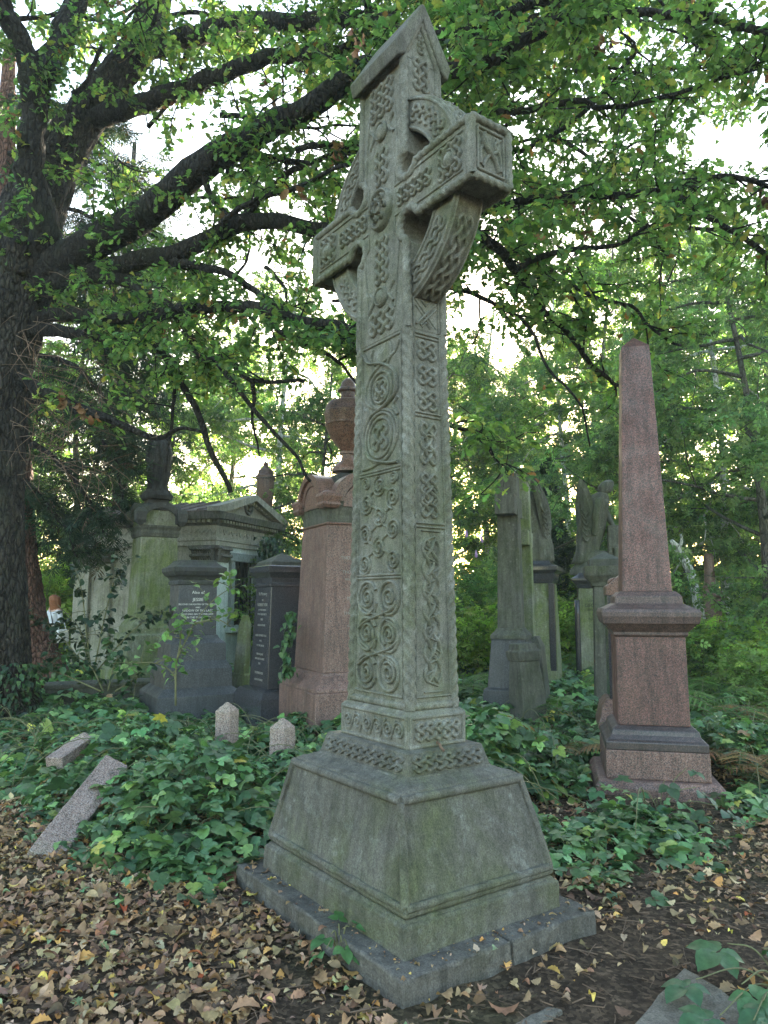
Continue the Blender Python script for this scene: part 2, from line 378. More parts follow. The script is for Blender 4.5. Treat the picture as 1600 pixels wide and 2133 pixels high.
def circ(cx, cz, r, a0=0, a1=2 * PI, n=28, ez=1.0):
    a = np.linspace(a0, a1, n); return np.stack([cx + r * np.cos(a), cz + ez * r * np.sin(a)], 1)
def ring_(mb, fn, cx, cz, r, w, h=.009, ez=1.0):
    mb.ribbon(circ(cx, cz, r, 0, 2 * PI * 27 / 28, 28, ez), h, w, .003, fn, closed=True)
def spiral(cx, cz, r, turns, a0=0, sgn=1, n=46):
    t = np.linspace(.1, 1, n); a = a0 + sgn * t * turns * 2 * PI
    return np.stack([cx + r * t * np.cos(a), cz + r * t * np.sin(a)], 1)
def line(*pts, n=10):
    pts = np.array(pts, float); o = []
    for a, b in zip(pts[:-1], pts[1:]): o.append(a + (b - a) * np.linspace(0, 1, n, endpoint=False)[:, None])
    o.append(pts[-1:]); return np.concatenate(o)
def smooth_path(pts, n=60):
    """Catmull-Rom through the points"""
    P = np.array(pts, float); P = np.concatenate([2 * P[:1] - P[1:2], P, 2 * P[-1:] - P[-2:-1]])
    k = len(P) - 3; o = []
    for i in range(k):
        t = np.linspace(0, 1, max(3, n // k), endpoint=False)[:, None]
        a, b, c, d = P[i:i + 4]
        o.append(.5 * (2 * b + (c - a) * t + (2 * a - 5 * b + 4 * c - d) * t ** 2 + (3 * b - a - 3 * c + d) * t ** 3))
    o.append(P[-2:-1]); return np.concatenate(o)
PSI = .6162
cross = thing('celtic_cross', 'tall mossy carved stone Celtic cross on a stepped pedestal, tallest monument and nearest the camera', 'monument', (.0935, 4.0527, 0), -(PI / 2 - PSI))
def sa(z): return .277 - .039 * (z - 1.045) / 2.025 if z < 3.07 else .238 - .033 * (z - 3.07) / 1.63
def sb(z): return .155 - .026 * (z - 1.045) / 2.025 if z < 3.07 else .129
def ff(s=1): return lambda u, z, n: (s * u, -s * (sb(z) + n), z)              # front (s=1) / back
def fs(s=1): return lambda u, z, n: (s * (sa(z) + n), s * u, z)               # right side / left side
def build_cross():
    m = M['cross']
    # kerb slabs
    for y0, y1 in ((-.585, .02), (.028, .588)):
        mb = MB(); mb.loft([(-.12, .79, (y1 - y0) / 2), (.097, .79, (y1 - y0) / 2), (.108, .782, (y1 - y0) / 2 - .004)], 0, (y0 + y1) / 2)
        mb.build('kerb_slab', M['kerb'], cross, bevel=.007, worn=(5, .022, .1))
    mb = MB(); mb.loft([(.10, .666, .48), (.232, .66, .477), (.24, .645, .462), (.252, .638, .455)])
    mb.build('plinth', M['crossbase'], cross, bevel=.009, worn=(5, .016, .09))
    mb = MB()
    L = [(.2505, .63, .447), (.262, .643, .46), (.285, .643, .46), (.298, .626, .447), (.69, .507, .379), (.712, .505, .378), (.728, .495, .369), (.738, .474, .345), (.748, .442, .308), (.758, .415, .281), (.768, .404, .269)]
    mb.loft(L)
    ped = mb; mb = MB()
    for sx in (-1, 1):                                                          # rolled frame round each sloping panel
        for sy in (-1, 1):
            mb.tube([(sx * (.626 - .119 * t), sy * (.447 - .068 * t), .298 + .392 * t) for t in np.linspace(0, 1, 12)], .020, 8, 3, 60, .08)
    for z, hx, hy, r in ((.70, .508, .381, .021), (.292, .632, .45, .018)):
        for s in (-1, 1):
            mb.tube([(t * hx, s * hy, z) for t in np.linspace(-1, 1, 40)], r, 10, 3, 55, .1)
            mb.tube([(s * hx, t * hy, z) for t in np.linspace(-1, 1, 30)], r, 10, 3, 55, .1)
    mb.build('pedestal_frame', M['crossbase'], cross, auto=40); mb = ped
    mb.build('pedestal', M['crossbase'], cross, bevel=.006, auto=40, worn=(4, .014, .08))
    # knotwork step
    mb = MB(); mb.loft([(.7685, .402, .267), (.864, .374, .24), (.8695, .366, .232)])
    def stf(s): return lambda u, v, n: (s * u, -s * (.267 - .027 * (v - .7685) / .0955 + n), v)
    def sts(s): return lambda u, v, n: (s * (.402 - .028 * (v - .7685) / .0955 + n), s * u, v)
    for s in (1, -1):
        knot(mb, stf(s), -.37, .37, .774, .860, 11, 2, .0095, .008, .005, .4)
        knot(mb, sts(s), -.235, .235, .772, .862, 7, 2, .0105, .010, .006, .4)
    mb.build('knotwork_step', M['crossbase'], cross, auto=35)
    # base block with framed panels
    mb = MB(); mb.loft([(.8692, .309, .187), (1.026, .311, .188), (1.036, .302, .18), (1.048, .286, .164)])
    bf = lambda s: (lambda u, v, n: (s * u, -s * (.187 + n), v)); bs = lambda s: (lambda u, v, n: (s * (.310 + n), s * u, v))
    for s in (1, -1):
        for fn, W in ((bf(s), .30), (bs(s), .177)):
            for z in (.879, 1.019): mb.ribbon(line((-W, z), (W, z)), .007, .011, .002, fn)
            for u in (-W + .006, W - .006): mb.ribbon(line((u, .875), (u, 1.022)), .007, .011, .002, fn)
        knot(mb, bs(s), -.155, .155, .893, 1.006, 5, 2, .012, .010, .006, .4)
        for i in range(6):
            u = -.235 + i * .094
            mb.ribbon(spiral(u, .949, .044, 1.9, PI * i, 1), .008, .0075, .002, bf(s))
            if i < 5: mb.ribbon(smooth_path([(u + .02, .90), (u + .047, .949), (u + .074, .998)], 14), .008, .007, .002, bf(s))
    mb.build('base_block', m, cross, auto=35)
    # ---------------- shaft
    mb = MB(); zz = np.linspace(1.046, 3.07, 24)
    mb.loft([(z, sa(z), sb(z)) for z in zz])
    for s in (1, -1):
        for z, r in ((1.066, .02),):
            mb.tube([(t * (sa(z) - .01), s * (sb(z) - .004), z) for t in np.linspace(-1, 1, 40)], r, 10, 3, 50, .1)
            mb.tube([(s * (sa(z) - .004), t * (sb(z) - .01), z) for t in np.linspace(-1, 1, 26)], r, 10, 3, 50, .1)
    mb.build('shaft', m, cross, auto=35)
    for sx in (-1, 1):
        for sy in (-1, 1):
            mb = MB(); mb.tube([(sx * (sa(z) - .014), sy * (sb(z) - .014), z) for z in np.linspace(1.05, 3.07, 190)], .0295, 16, 3, 34 * sx * sy, .2)
            mb.build('rope_moulding', m, cross, auto=50)
    for s in (1, -1):
        f = ff(s); mb = MB()
        pw = lambda z: sa(z) - .052
        for z in (1.112, 1.722, 1.738, 2.300, 2.316, 3.055): mb.ribbon(line((-pw(z), z), (pw(z), z)), .007, .008, .003, f)
        for u in (-1, 1): mb.ribbon([(u * pw(z), z) for z in np.linspace(1.11, 3.055, 30)], .007, .006, .003, f)
        # lower panel: linked double spirals, two columns of three
        for r_, z in enumerate((1.22, 1.42, 1.615)):
            for c in (-1, 1):
                u = c * .103
                mb.ribbon(spiral(u, z, .062, 2.2, r_ * 1.9 + c, c), .011, .009, .003, f)
                mb.ribbon(circ(u, z, .088, .5 - (c > 0) * 1.2, 2 * PI - .3, 30), .011, .010, .003, f)
        for z in (1.32, 1.5175):
            mb.ribbon(smooth_path([(-.185, z - .07), (-.11, z - .03), (0, z + .0), (.11, z + .03), (.185, z + .07)]), .013, .0095, .003, f)
            mb.ribbon(smooth_path([(.185, z - .07), (.11, z - .03), (0, z + .0), (-.11, z + .03), (-.185, z + .07)]), .009, .0095, .003, f)
            for c in (-1, 1): mb.ribbon(smooth_path([(c * .02, z - .055), (c * .045, z), (c * .02, z + .055)], 16), .008, .008, .003, f)
        # second panel: field of small spirals joined by trumpet curves
        sp = [(-.135, 1.80), (.135, 1.81), (0, 1.885), (-.13, 1.965), (.13, 1.975), (0, 2.06), (-.125, 2.14), (.125, 2.15), (0, 2.225), (-.13, 2.255), (.13, 2.255)]
        for i, (u, z) in enumerate(sp):
            mb.ribbon(spiral(u, z, .06 if i < 9 else .036, 2.4, i * 2.1, 1 if i % 2 else -1), .009, .0075, .003, f)
        for i, j in ((0, 2), (1, 2), (2, 3), (2, 4), (3, 5), (4, 5), (5, 6), (5, 7), (6, 8), (7, 8)):
            (a, b), (c, d) = sp[i], sp[j]; k = .035 if i % 2 else -.035
            mb.ribbon(smooth_path([(a + (c - a) * .3, b + (d - b) * .1), ((a + c) / 2 + k, (b + d) / 2), (a + (c - a) * .75, b + (d - b) * .9)], 18), .007, .009, .003, f)
        # third panel: two ringed knots with beasts' limbs
        for zc, rr in ((2.50, .142), (2.775, .105)):
            ring_(mb, f, 0, zc, rr, .010, .010); ring_(mb, f, 0, zc, rr - .03, .009, .009)
            knot(mb, f, -rr * .62, rr * .62, zc - rr * .62, zc + rr * .62, 2, 2, .010, .010, .005, .3)
        for c in (-1, 1):
            mb.ribbon(smooth_path([(c * .17, 2.34), (c * .06, 2.35), (-c * .1, 2.40), (-c * .165, 2.52), (-c * .1, 2.63), (c * .06, 2.68), (c * .15, 2.74), (c * .13, 2.85), (c * .02, 2.92), (-c * .12, 2.96), (-c * .17, 3.02)], 90), .011 + .003 * c, .0105, .003, f)
            mb.ribbon(smooth_path([(c * .05, 2.90), (c * .10, 2.97), (c * .08, 3.03)], 16), .009, .009, .003, f)
            mb.ribbon(smooth_path([(c * .165, 2.60), (c * .12, 2.66), (c * .16, 2.70)], 16), .009, .011, .003, f)
        mb.build('carved_panel', m, cross, auto=50)
        # sides
        g = fs(s); mb = MB(); qw = lambda z: sb(z) - .042
        for z in (1.112, 1.985, 2.005, 2.585, 2.605, 3.03, 3.05): mb.ribbon(line((-qw(z), z), (qw(z), z)), .007, .006, .003, g)
        for u in (-1, 1): mb.ribbon([(u * qw(z), z) for z in np.linspace(1.11, 3.05, 30)], .007, .005, .003, g)
        W = .078
        knot(mb, g, -W, W, 1.15, 1.95, 2, 7, .0085, .010, .006, .4)
        for i in range(7):
            z = 1.15 + (i + .5) * .8 / 7; k = 1 if i % 2 else -1
            mb.ribbon(smooth_path([(-k * .03, z - .045), (k * .035, z - .02), (k * .05, z), (k * .035, z + .02), (-k * .03, z + .045)], 20), .008, .006, .003, g)
            mb.ribbon(smooth_path([(k * .005, z - .018), (k * .022, z), (k * .005, z + .018)], 10), .008, .005, .003, g)
        for z in (1.135, 1.965): mb.ribbon(line((-.06, z), (.06, z)), .007, .005, .003, g)
        knot(mb, g, -W, W, 2.02, 2.29, 2, 4, .009, .010, .005, .4); knot(mb, g, -W, W, 2.30, 2.575, 2, 3, .010, .010, .005, .4)
        for z in (2.155, 2.44): ring_(mb, g, 0, z, .045, .008)
        for i in range(3):
            z = 2.675 + i * .142; knot(mb, g, -W, W, z - .066, z + .066, 2, 2, .011, .010, .005, .3)
        mb.build('side_panel', m, cross, auto=50)
    # ---------------- head: cross-shaped slab with hollowed armpits
    zc, ah, al = 3.842, .154, .765
    out = []
    def quad(sx, sz):
        """edge points from the limb end round the hollow to the arm end"""
        xs = sa(3.6 if sz < 0 else 4.1); cx, cz, r = xs + .03, zc + sz * (ah + .03), .088
        a0 = math.atan2(math.sqrt(r * r - .03 ** 2), -.03); a1 = math.atan2(-.03, math.sqrt(r * r - .03 ** 2))
        aa = np.linspace(a0, 2 * PI + a1, 15)
        arc = [(sx * (cx + r * math.cos(a)), cz + sz * r * math.sin(a)) for a in aa]
        return arc + [(sx * al, zc + sz * ah)]
    P = [(sa(3.071), 3.071)] + quad(1, -1) + quad(1, 1)[::-1] + [(sa(4.7), 4.70)]
    outline = P + [(-u, z) for u, z in P[::-1]]
    mb = MB(); n = len(outline)
    V = [(u, -sb(z), z) for u, z in outline] + [(u, sb(z), z) for u, z in outline]
    mb.add(V, [tuple(range(n)), tuple(reversed(range(n, 2 * n)))] + [(i, (i + 1) % n, n + (i + 1) % n, n + i) for i in range(n)])
    mb.prism([(-.128, 4.701), (0, 4.965), (.128, 4.701)], lambda u, v, d: (d, u, v), -.204, .204)
    mb.build('cross_head', m, cross, bevel=.006)
    # rope along the outline of both faces
    mb = MB()
    for s in (1, -1):
        for side in (1, -1):
            pts = []
            for (u0, z0), (u1, z1) in zip(P[:-1], P[1:]):
                k = max(1, int(math.hypot(u1 - u0, z1 - z0) / .012))
                pts += [(side * (u0 + (u1 - u0) * i / k - .0), z0 + (z1 - z0) * i / k) for i in range(k)]
            pts.append((side * P[-1][0], P[-1][1]))
            q = [(u * .985, -s * (sb(z) - .006), z) for u, z in pts]
            mb.tube(q, .023, 10, 3, 40 * side * s, .18)
    for sx in (1, -1):
        for z in (zc - ah, zc + ah): mb.tube([(sx * al, t, z) for t in np.linspace(-.125, .125, 22)], .021, 10, 3, 40, .18)
        for y in (-.127, .127): mb.tube([(sx * al, y, zc + t) for t in np.linspace(-ah, ah, 26)], .021, 10, 3, 40, .18)
        for s in (-1, 1):
            mb.tube([(sx * .204, s * .128 * (1 - t), 4.70 + .262 * t) for t in np.linspace(0, 1, 24)], .02, 10, 3, 40, .18)
        mb.tube([(sx * t * .2, -.128, 4.685) for t in np.linspace(-1, 1, 26)], .018, 10, 3, 40, .18)
    mb.build('head_rope', m, cross, auto=50)
    for s in (1, -1):
        f = ff(s); mb = MB()
        W = .135
        knot(mb, f, -W, W, 3.09, 3.26, 3, 2, .013, .011, .005, .35)
        knot(mb, f, -W * .62, W * .62, 3.385, 3.70, 2, 4, .013, .011, .005, .4)
        knot(mb, f, -W * .62, W * .62, 3.985, 4.25, 2, 3, .013, .011, .005, .4)
        knot(mb, f, -W, W, 4.41, 4.66, 3, 3, .013, .011, .005, .4)
        for zz0 in (3.32, 4.335):
            for k in (-1, 1): mb.ribbon(smooth_path([(k * .12, zz0 - .06), (k * .075, zz0), (k * .12, zz0 + .06)], 16), .010, .011, .003, f)
        for sx in (-1, 1):
            knot(mb, f, sx * .14, sx * .47, zc - .066, zc + .066, 5, 2, .010, .011, .005, .4)
            knot(mb, f, sx * .5, sx * .71, zc - .105, zc + .105, 3, 3, .011, .011, .005, .35)
        for u, z, r in ((0, 3.32, .05), (0, 4.335, .05), (.605, zc, .045), (-.605, zc, .045)):
            ring_(mb, f, u, z, r, .010, .016)
            V = []; 
            mb.add([f(u + q * r * math.cos(a), z + q * r * math.sin(a), .03 * math.sqrt(1 - (q * .98) ** 2)) for q in (.05, .4, .7, .9, 1) for a in np.linspace(0, 2 * PI, 16, endpoint=False)],
                   [(i * 16 + k, i * 16 + (k + 1) % 16, i * 16 + 16 + (k + 1) % 16, i * 16 + 16 + k) for i in range(4) for k in range(16)] + [tuple(range(16))])
        # inner border following the limbs
        for sx in (-1, 1):
            for sz in (-1, 1):
                q = [(u - sx * .055 if abs(u) < .3 else u - sx * .06, z - sz * .05) for u, z in quad(sx, sz)]
                q = [(sx * .13, zc + sz * .62)] + [(sx * max(.13, abs(u)), zc + sz * min(.62, max(.09, abs(z - zc)))) for u, z in q]
                mb.ribbon(smooth_path(q, 80), .006, .006, .003, f)
        mb.build('head_carving', m, cross, auto=50)
        mb = MB()
        ring_(mb, f, 0, zc + .005, .095, .014, .024, 1.2); ring_(mb, f, 0, zc + .005, .03, .009, .03)
        mb.add([f(q * .088 * math.cos(a), zc + .005 + 1.2 * q * .088 * math.sin(a), .03 - .012 * q * q) for q in (.02, .35, .7, 1) for a in np.linspace(0, 2 * PI, 24, endpoint=False)],
               [(i * 24 + k, i * 24 + (k + 1) % 24, i * 24 + 24 + (k + 1) % 24, i * 24 + 24 + k) for i in range(3) for k in range(24)] + [tuple(range(24))])
        for i in range(6):
            a = i * PI / 3; mb.ribbon(spiral(.058 * math.cos(a), zc + .005 + .066 * math.sin(a), .024, 1.5, a, 1, 22), .03, .006, .003, f)
        mb.build('centre_boss', m, cross, auto=50)
    # arm-end panels
    for s in (1, -1):
        mb = MB(); e = lambda u, v, n: (s * (al + n), s * u, v)
        for z in (zc - .112, zc + .112): mb.ribbon(line((-.088, z), (.088, z)), .008, .008, .003, e)
        for u in (-.088, .088): mb.ribbon(line((u, zc - .112), (u, zc + .112)), .008, .008, .003, e)
        for k in (-1, 1):
            mb.ribbon(smooth_path([(k * .055, zc - .09), (k * .02, zc - .03), (-k * .05, zc + .03), (-k * .045, zc + .09)], 24), .012 + .003 * k, .010, .003, e)
            mb.ribbon(smooth_path([(k * .07, zc + .09), (k * .03, zc + .05), (k * .065, zc), (k * .068, zc - .08)], 24), .009, .009, .003, e)
        mb.build('arm_end_panel', m, cross, auto=50)
        g = fs(s); mb = MB()
        for k in (-1, 1): mb.ribbon([(k * .088, z) for z in (3.075, 3.25)], .007, .006, .003, g)
        for q in (0, .03):
            mb.ribbon(line((-.07 + q, 3.10), (.07, 3.24 - q)), .009, .0065, .003, g); mb.ribbon(line((-.07, 3.24 - q), (.07 - q, 3.10)), .006, .0065, .003, g)
        mb.ribbon(line((-.03, 3.09), (0, 3.12), (.03, 3.09)), .007, .006, .003, g); mb.ribbon(line((-.03, 3.245), (0, 3.215), (.03, 3.245)), .007, .006, .003, g)
        mb.build('side_knot', m, cross, auto=50); mb = MB()
        knot(mb, g, -.07, .07, 4.50, 4.74, 2, 3, .011, .010, .005, .35); knot(mb, g, -.03, .03, 4.75, 4.88, 1, 3, .010, .009, .004, .3)
        mb.build('gable_knot', m, cross, auto=50)
    # ring quadrants
    ri, ro, rb = .455, .635, .088
    for q in range(4):
        a0 = q * PI / 2 + .22; a1 = (q + 1) * PI / 2 - .22; k = 26
        aa = np.linspace(a0, a1, k); V = []
        for a in aa:
            for r_, y in ((ri, -rb), (ro, -rb), (ro, rb), (ri, rb)): V.append((r_ * math.cos(a), y, zc + r_ * math.sin(a)))
        Fc = [(4 * i + j, 4 * i + (j + 1) % 4, 4 * i + 4 + (j + 1) % 4, 4 * i + 4 + j) for i in range(k - 1) for j in range(4)] + [(0, 1, 2, 3), (4 * k - 1, 4 * k - 2, 4 * k - 3, 4 * k - 4)]
        mb = MB(); mb.add(V, Fc)
        for s in (-1, 1):
            ringf = lambda u, v, n: ((ri + (ro - ri) * v) * math.cos(u), s * (rb + n), zc + (ri + (ro - ri) * v) * math.sin(u))
            def ringrib(u0, u1, v0, v1, p, qn, w):
                # knot drawn in arc length, then bent round the ring
                rm = (ri + ro) / 2; g = lambda x, y, n: ((ri + y) * math.cos(x / rm), s * (rb + n), zc + (ri + y) * math.sin(x / rm))
                knot(mb, g, u0 * rm, u1 * rm, v0, v1, p, qn, w, .008, .004, .4)
                for y in (.012, ro - ri - .012): mb.ribbon([(x * rm, y) for x in np.linspace(u0 - .2, u1 + .2, 26)], .007, .009, .003, g)
            ringrib(q * PI / 2 + .42, (q + 1) * PI / 2 - .42, .03, ro - ri - .03, 5, 2, .010)
        gr = lambda x, y, n: ((ro + n) * math.cos(x / ro), y, zc + (ro + n) * math.sin(x / ro))
        knot(mb, gr, (q * PI / 2 + .36) * ro, ((q + 1) * PI / 2 - .36) * ro, -.066, .066, 5, 2, .011, .009, .005, .4)
        for y in (-.078, .078): mb.ribbon([(x * ro, y) for x in np.linspace(a0, a1, 26)], .007, .007, .003, gr)
        mb.build('ring_segment', m, cross, bevel=0, auto=40)
    # house-shaped cap
    mb = MB()
    mb.prism([(-.185, 4.655), (-.208, 4.735), (-.012, 5.06), (.012, 5.06), (.208, 4.735), (.185, 4.655), (.13, 4.69), (0, 4.955), (-.13, 4.69)], lambda u, v, d: (d, u, v), -.238, .238)
    mb.build('gabled_cap', M['crossbase'], cross, bevel=.012)
build_cross()
# ================================================================= OTHER MONUMENTS
def lays(Yc, rows, k):
    """survey rows (picture height, silhouette width) -> (z, half width) of a square block centred at distance Yc"""
    o = []
    for py, W in rows:
        h = .3
        for _ in range(4):
            z = Zat(py, Yc - h * .8); h = W / (2 * k * pxm(Yc, z))
        o.append((z, h))
    return o
def block(name, mat, parent, L, bevel=.006, hy=1.0):
    mb = MB(); mb.loft([(z, h, h * hy) for z, h in L]); return mb.build(name, mat, parent, bevel=bevel)
def text(name, body, size, mat, parent, M4, depth=.002, align='CENTER', space=1.0):
    cu = bpy.data.curves.new(name, 'FONT'); cu.body = body; cu.size = size; cu.extrude = depth; cu.align_x = align; cu.space_line = space; cu.resolution_u = 2
    tmp = bpy.data.objects.new(name, cu); COL.objects.link(tmp); bpy.context.view_layer.update()
    me = bpy.data.meshes.new_from_object(tmp.evaluated_get(bpy.context.evaluated_depsgraph_get()))
    bpy.data.objects.remove(tmp); bpy.data.curves.remove(cu)
    me.name = name; me.materials.clear(); me.transform(M4)
    return link(name, me, parent, mat)
def face_m(side, off, z, x=0.0):
    """frame of lettering on a block: side 'x' = +x face, 'f' = -y face, 'l' = -x face"""
    cols = {'x': ((0, 1, 0), (0, 0, 1), (1, 0, 0)), 'f': ((1, 0, 0), (0, 0, 1), (0, -1, 0)), 'l': ((0, -1, 0), (0, 0, 1), (-1, 0, 0))}[side]
    Mx = Matrix.Identity(4)
    for j, c in enumerate(cols):
        for i in range(3): Mx[i][j] = c[i]
    n = Vector(cols[2]); u = Vector(cols[0]); t = n * off + u * x + Vector((0, 0, z))
    for i in range(3): Mx[i][3] = t[i]
    return Mx
def base_xy(px, Y): p = at(px, 1251, Y); return (p.x, p.y)
# ---------------------------------------------------------------- pink obelisk
def obelisk():
    Yc = 6.6; x, y = base_xy(1343, Yc)
    o = thing('obelisk', 'polished pink granite obelisk on a moulded pedestal, standing right of the Celtic cross', 'monument', (x, y, 0), R(-13))
    k = 1.108
    A = lays(Yc, [(1232, 106), (722, 60)], k)
    mb = MB(); mb.loft([(z, h, h) for z, h in A] + [(Zat(702, Yc - .05) + .01, .004, .004)]); mb.build('obelisk_shaft', M['pinkgran'], o, bevel=.004)
    B = lays(Yc, [(1232, 118), (1242, 141), (1257, 143), (1268, 190)], k)
    z0 = B[-1][0]
    block('shaft_base', M['corn'], o, [(z0, B[-1][1])] + [(z, h) for z, h in B[::-1]][1:])
    C = lays(Yc, [(1284, 205), (1300, 190), (1311, 168), (1316, 157), (1322, 157), (1326, 150)], k)
    block('cornice', M['corn'], o, [C[5], C[4], C[3], C[2], C[1], (C[1][0] + .004, C[0][1] - .015), (C[0][0], C[0][1]), (C[0][0] + .035, C[0][1]), (z0 - .001, C[0][1] - .012)], bevel=.004)
    D = lays(Yc, [(1510, 151), (1326, 146)], k); block('die', M['pinkgran'], o, [D[0], (C[5][0] - .001, D[1][1])], bevel=.005)
    E_ = lays(Yc, [(1562, 213), (1545, 213), (1540, 200), (1530, 186), (1520, 181), (1511, 160)], k)
    block('base_moulding', M['darkmould'], o, E_[:-1] + [(D[0][0] - .001, E_[-1][1])], bevel=.008)
    G = lays(Yc, [(1622, 217), (1562, 214)], k); block('plinth', M['pinkdull'], o, [G[0], (E_[0][0] - .001, G[1][1])], bevel=.008)
    S = lays(Yc, [(1652, 268)], k); block('foot_slab', M['pinkdull'], o, [(-.1, S[0][1]), (G[0][0] - .05, S[0][1]), (G[0][0] - .001, S[0][1] * .93)], bevel=.012)
obelisk()
# ---------------------------------------------------------------- pink monument with an urn
def urn_monument():
    Yc = 9.1; x, y = base_xy(723, Yc)
    o = thing('urn_monument', 'pink granite monument topped by a lidded urn, partly behind the Celtic cross', 'monument', (x, y, 0), R(-64))
    k = 1.30; S = lambda W, py: W / (2 * k * pxm(Yc, Zat(py, Yc)))
    zt = lambda py: Zat(py, Yc - .45)
    block('plinth', M['pinkdull'], o, [(-.1, S(290, 1480)), (zt(1437), S(288, 1440))], bevel=.012)
    block('sloped_base', M['pinkdull'], o, [(zt(1437) + .001, S(286, 1440)), (zt(1430), S(284, 1430)), (zt(1404), S(226, 1400)), (zt(1399), S(224, 1399))], bevel=.008)
    hb, ht = S(221, 1399), S(188, 1092)
    block('die', M['pinkdull'], o, [(zt(1399) + .001, hb), (zt(1094), ht)], bevel=.006)
    zc = zt(1094); hc = ht
    block('necking', M['urngran'], o, [(zc + .001, hc * 1.05), (zc + .02, hc * 1.06), (zc + .03, hc * .99)], bevel=.004)
    # round-arched pediment on every face with corner blocks
    zb = zc + .031; zs = zt(1046); R0 = hc * .92
    mb = MB(); mb.loft([(zb, hc * .99, hc * .99), (zb + .08, hc * 1.0, hc * 1.0), (zs, hc * 1.10, hc * 1.10)]); mb.build('frieze', M['greystone'], o)
    ov = hc * 1.22
    for i in range(4):
        mb = MB(); a = i * PI / 2; ca, sn = math.cos(a), math.sin(a)
        tr = lambda u, v, d: (ca * u + sn * d, sn * u - ca * d, v)
        aa = np.linspace(0, PI, 18)
        for r0, r1, d1 in ((R0 * .62, R0 * .80, ov * .93), (R0 * .80, R0, ov)):
            poly = [(r1 * math.cos(q), zs + .0 + r1 * .92 * math.sin(q)) for q in aa] + [(r0 * math.cos(q), zs + r0 * .92 * math.sin(q)) for q in aa[::-1]]
            mb.prism(poly, tr, hc * .7, d1)
        mb.prism([(R0 * .64 * math.cos(q), zs - .06 + (R0 * .62 * .92 + .05) * math.sin(q)) for q in aa], tr, 0, hc * 1.11)
        mb.build('arched_pediment', M['urngran'], o, auto=35)
    for sx in (-1, 1):
        for sy in (-1, 1):
            mb = MB(); mb.loft([(zs - .09, hc * .2, hc * .2), (zs - .05, hc * .27, hc * .27), (zs - .02, hc * .24, hc * .24), (zs + .05, hc * .29, hc * .29), (zs + .08, hc * .26, hc * .26), (zs + .12, hc * .12, hc * .12)], sx * hc * .98, sy * hc * .98)
            mb.build('corner_block', M['urngran'], o, bevel=.006)
    zr = zt(1000)
    mb = MB()
    for i in range(2):
        aa = np.linspace(0, PI, 16); poly = [(R0 * .96 * math.cos(q), zs + R0 * .88 * math.sin(q)) for q in aa]
        mb.prism(poly, (lambda u, v, d: (u, d, v)) if i else (lambda u, v, d: (d, u, v)), -hc * .98 - .003 * i, hc * .98 + .003 * i)
    mb.loft([(zs, hc * .8, hc * .8), (zt(1010), hc * .62, hc * .62), (zt(985), hc * .5, hc * .5), (zt(978), hc * .42, hc * .42)])
    mb.build('roof_block', M['darkcap'], o, bevel=.004)
    s = 1 / pxm(Yc, Zat(900, Yc)); zz = lambda py: Zat(py, Yc)
    prof = [(33, 984), (33, 980), (30, 974), (24, 968), (15, 960), (13, 952), (13, 948), (18, 947), (18, 943), (14, 941), (16, 937), (27, 925), (38, 910), (45, 893), (46, 889), (48, 888), (48, 885), (47, 884), (49, 870), (50, 866), (50, 860), (48, 858), (48, 854), (47, 848), (41, 840), (30, 836), (17, 832), (15, 826), (15, 818), (22, 816), (22, 812), (19, 810), (17, 806), (14, 797), (7, 790), (1, 787)]
    mb = MB(); mb.lathe([(r * s, zz(p)) for r, p in prof], 36); mb.build('urn', M['urngran'], o, auto=30)
    # lettering on the face that looks past the cross
    tx = [('IN', .05, 1138), ('THOMAS WHITE', .058, 1166), ('OF', .04, 1180), ('THOMAS MARSH', .052, 1195), ('WHO DIED MAY', .044, 1210), ('MADELINE', .06, 1250), ('WIFE OF', .04, 1266), ('THOMAS WHITE', .05, 1280), ('ON THE 23RD', .044, 1306), ('AGED', .044, 1320)]
    for b, sz, py in tx:
        z = zt(py); h = hb + (ht - hb) * (z - zt(1399)) / (zt(1094) - zt(1399))
        text('inscription', b, sz, M['letterdim'], o, face_m('x', h + .001, z, -.06))
urn_monument()
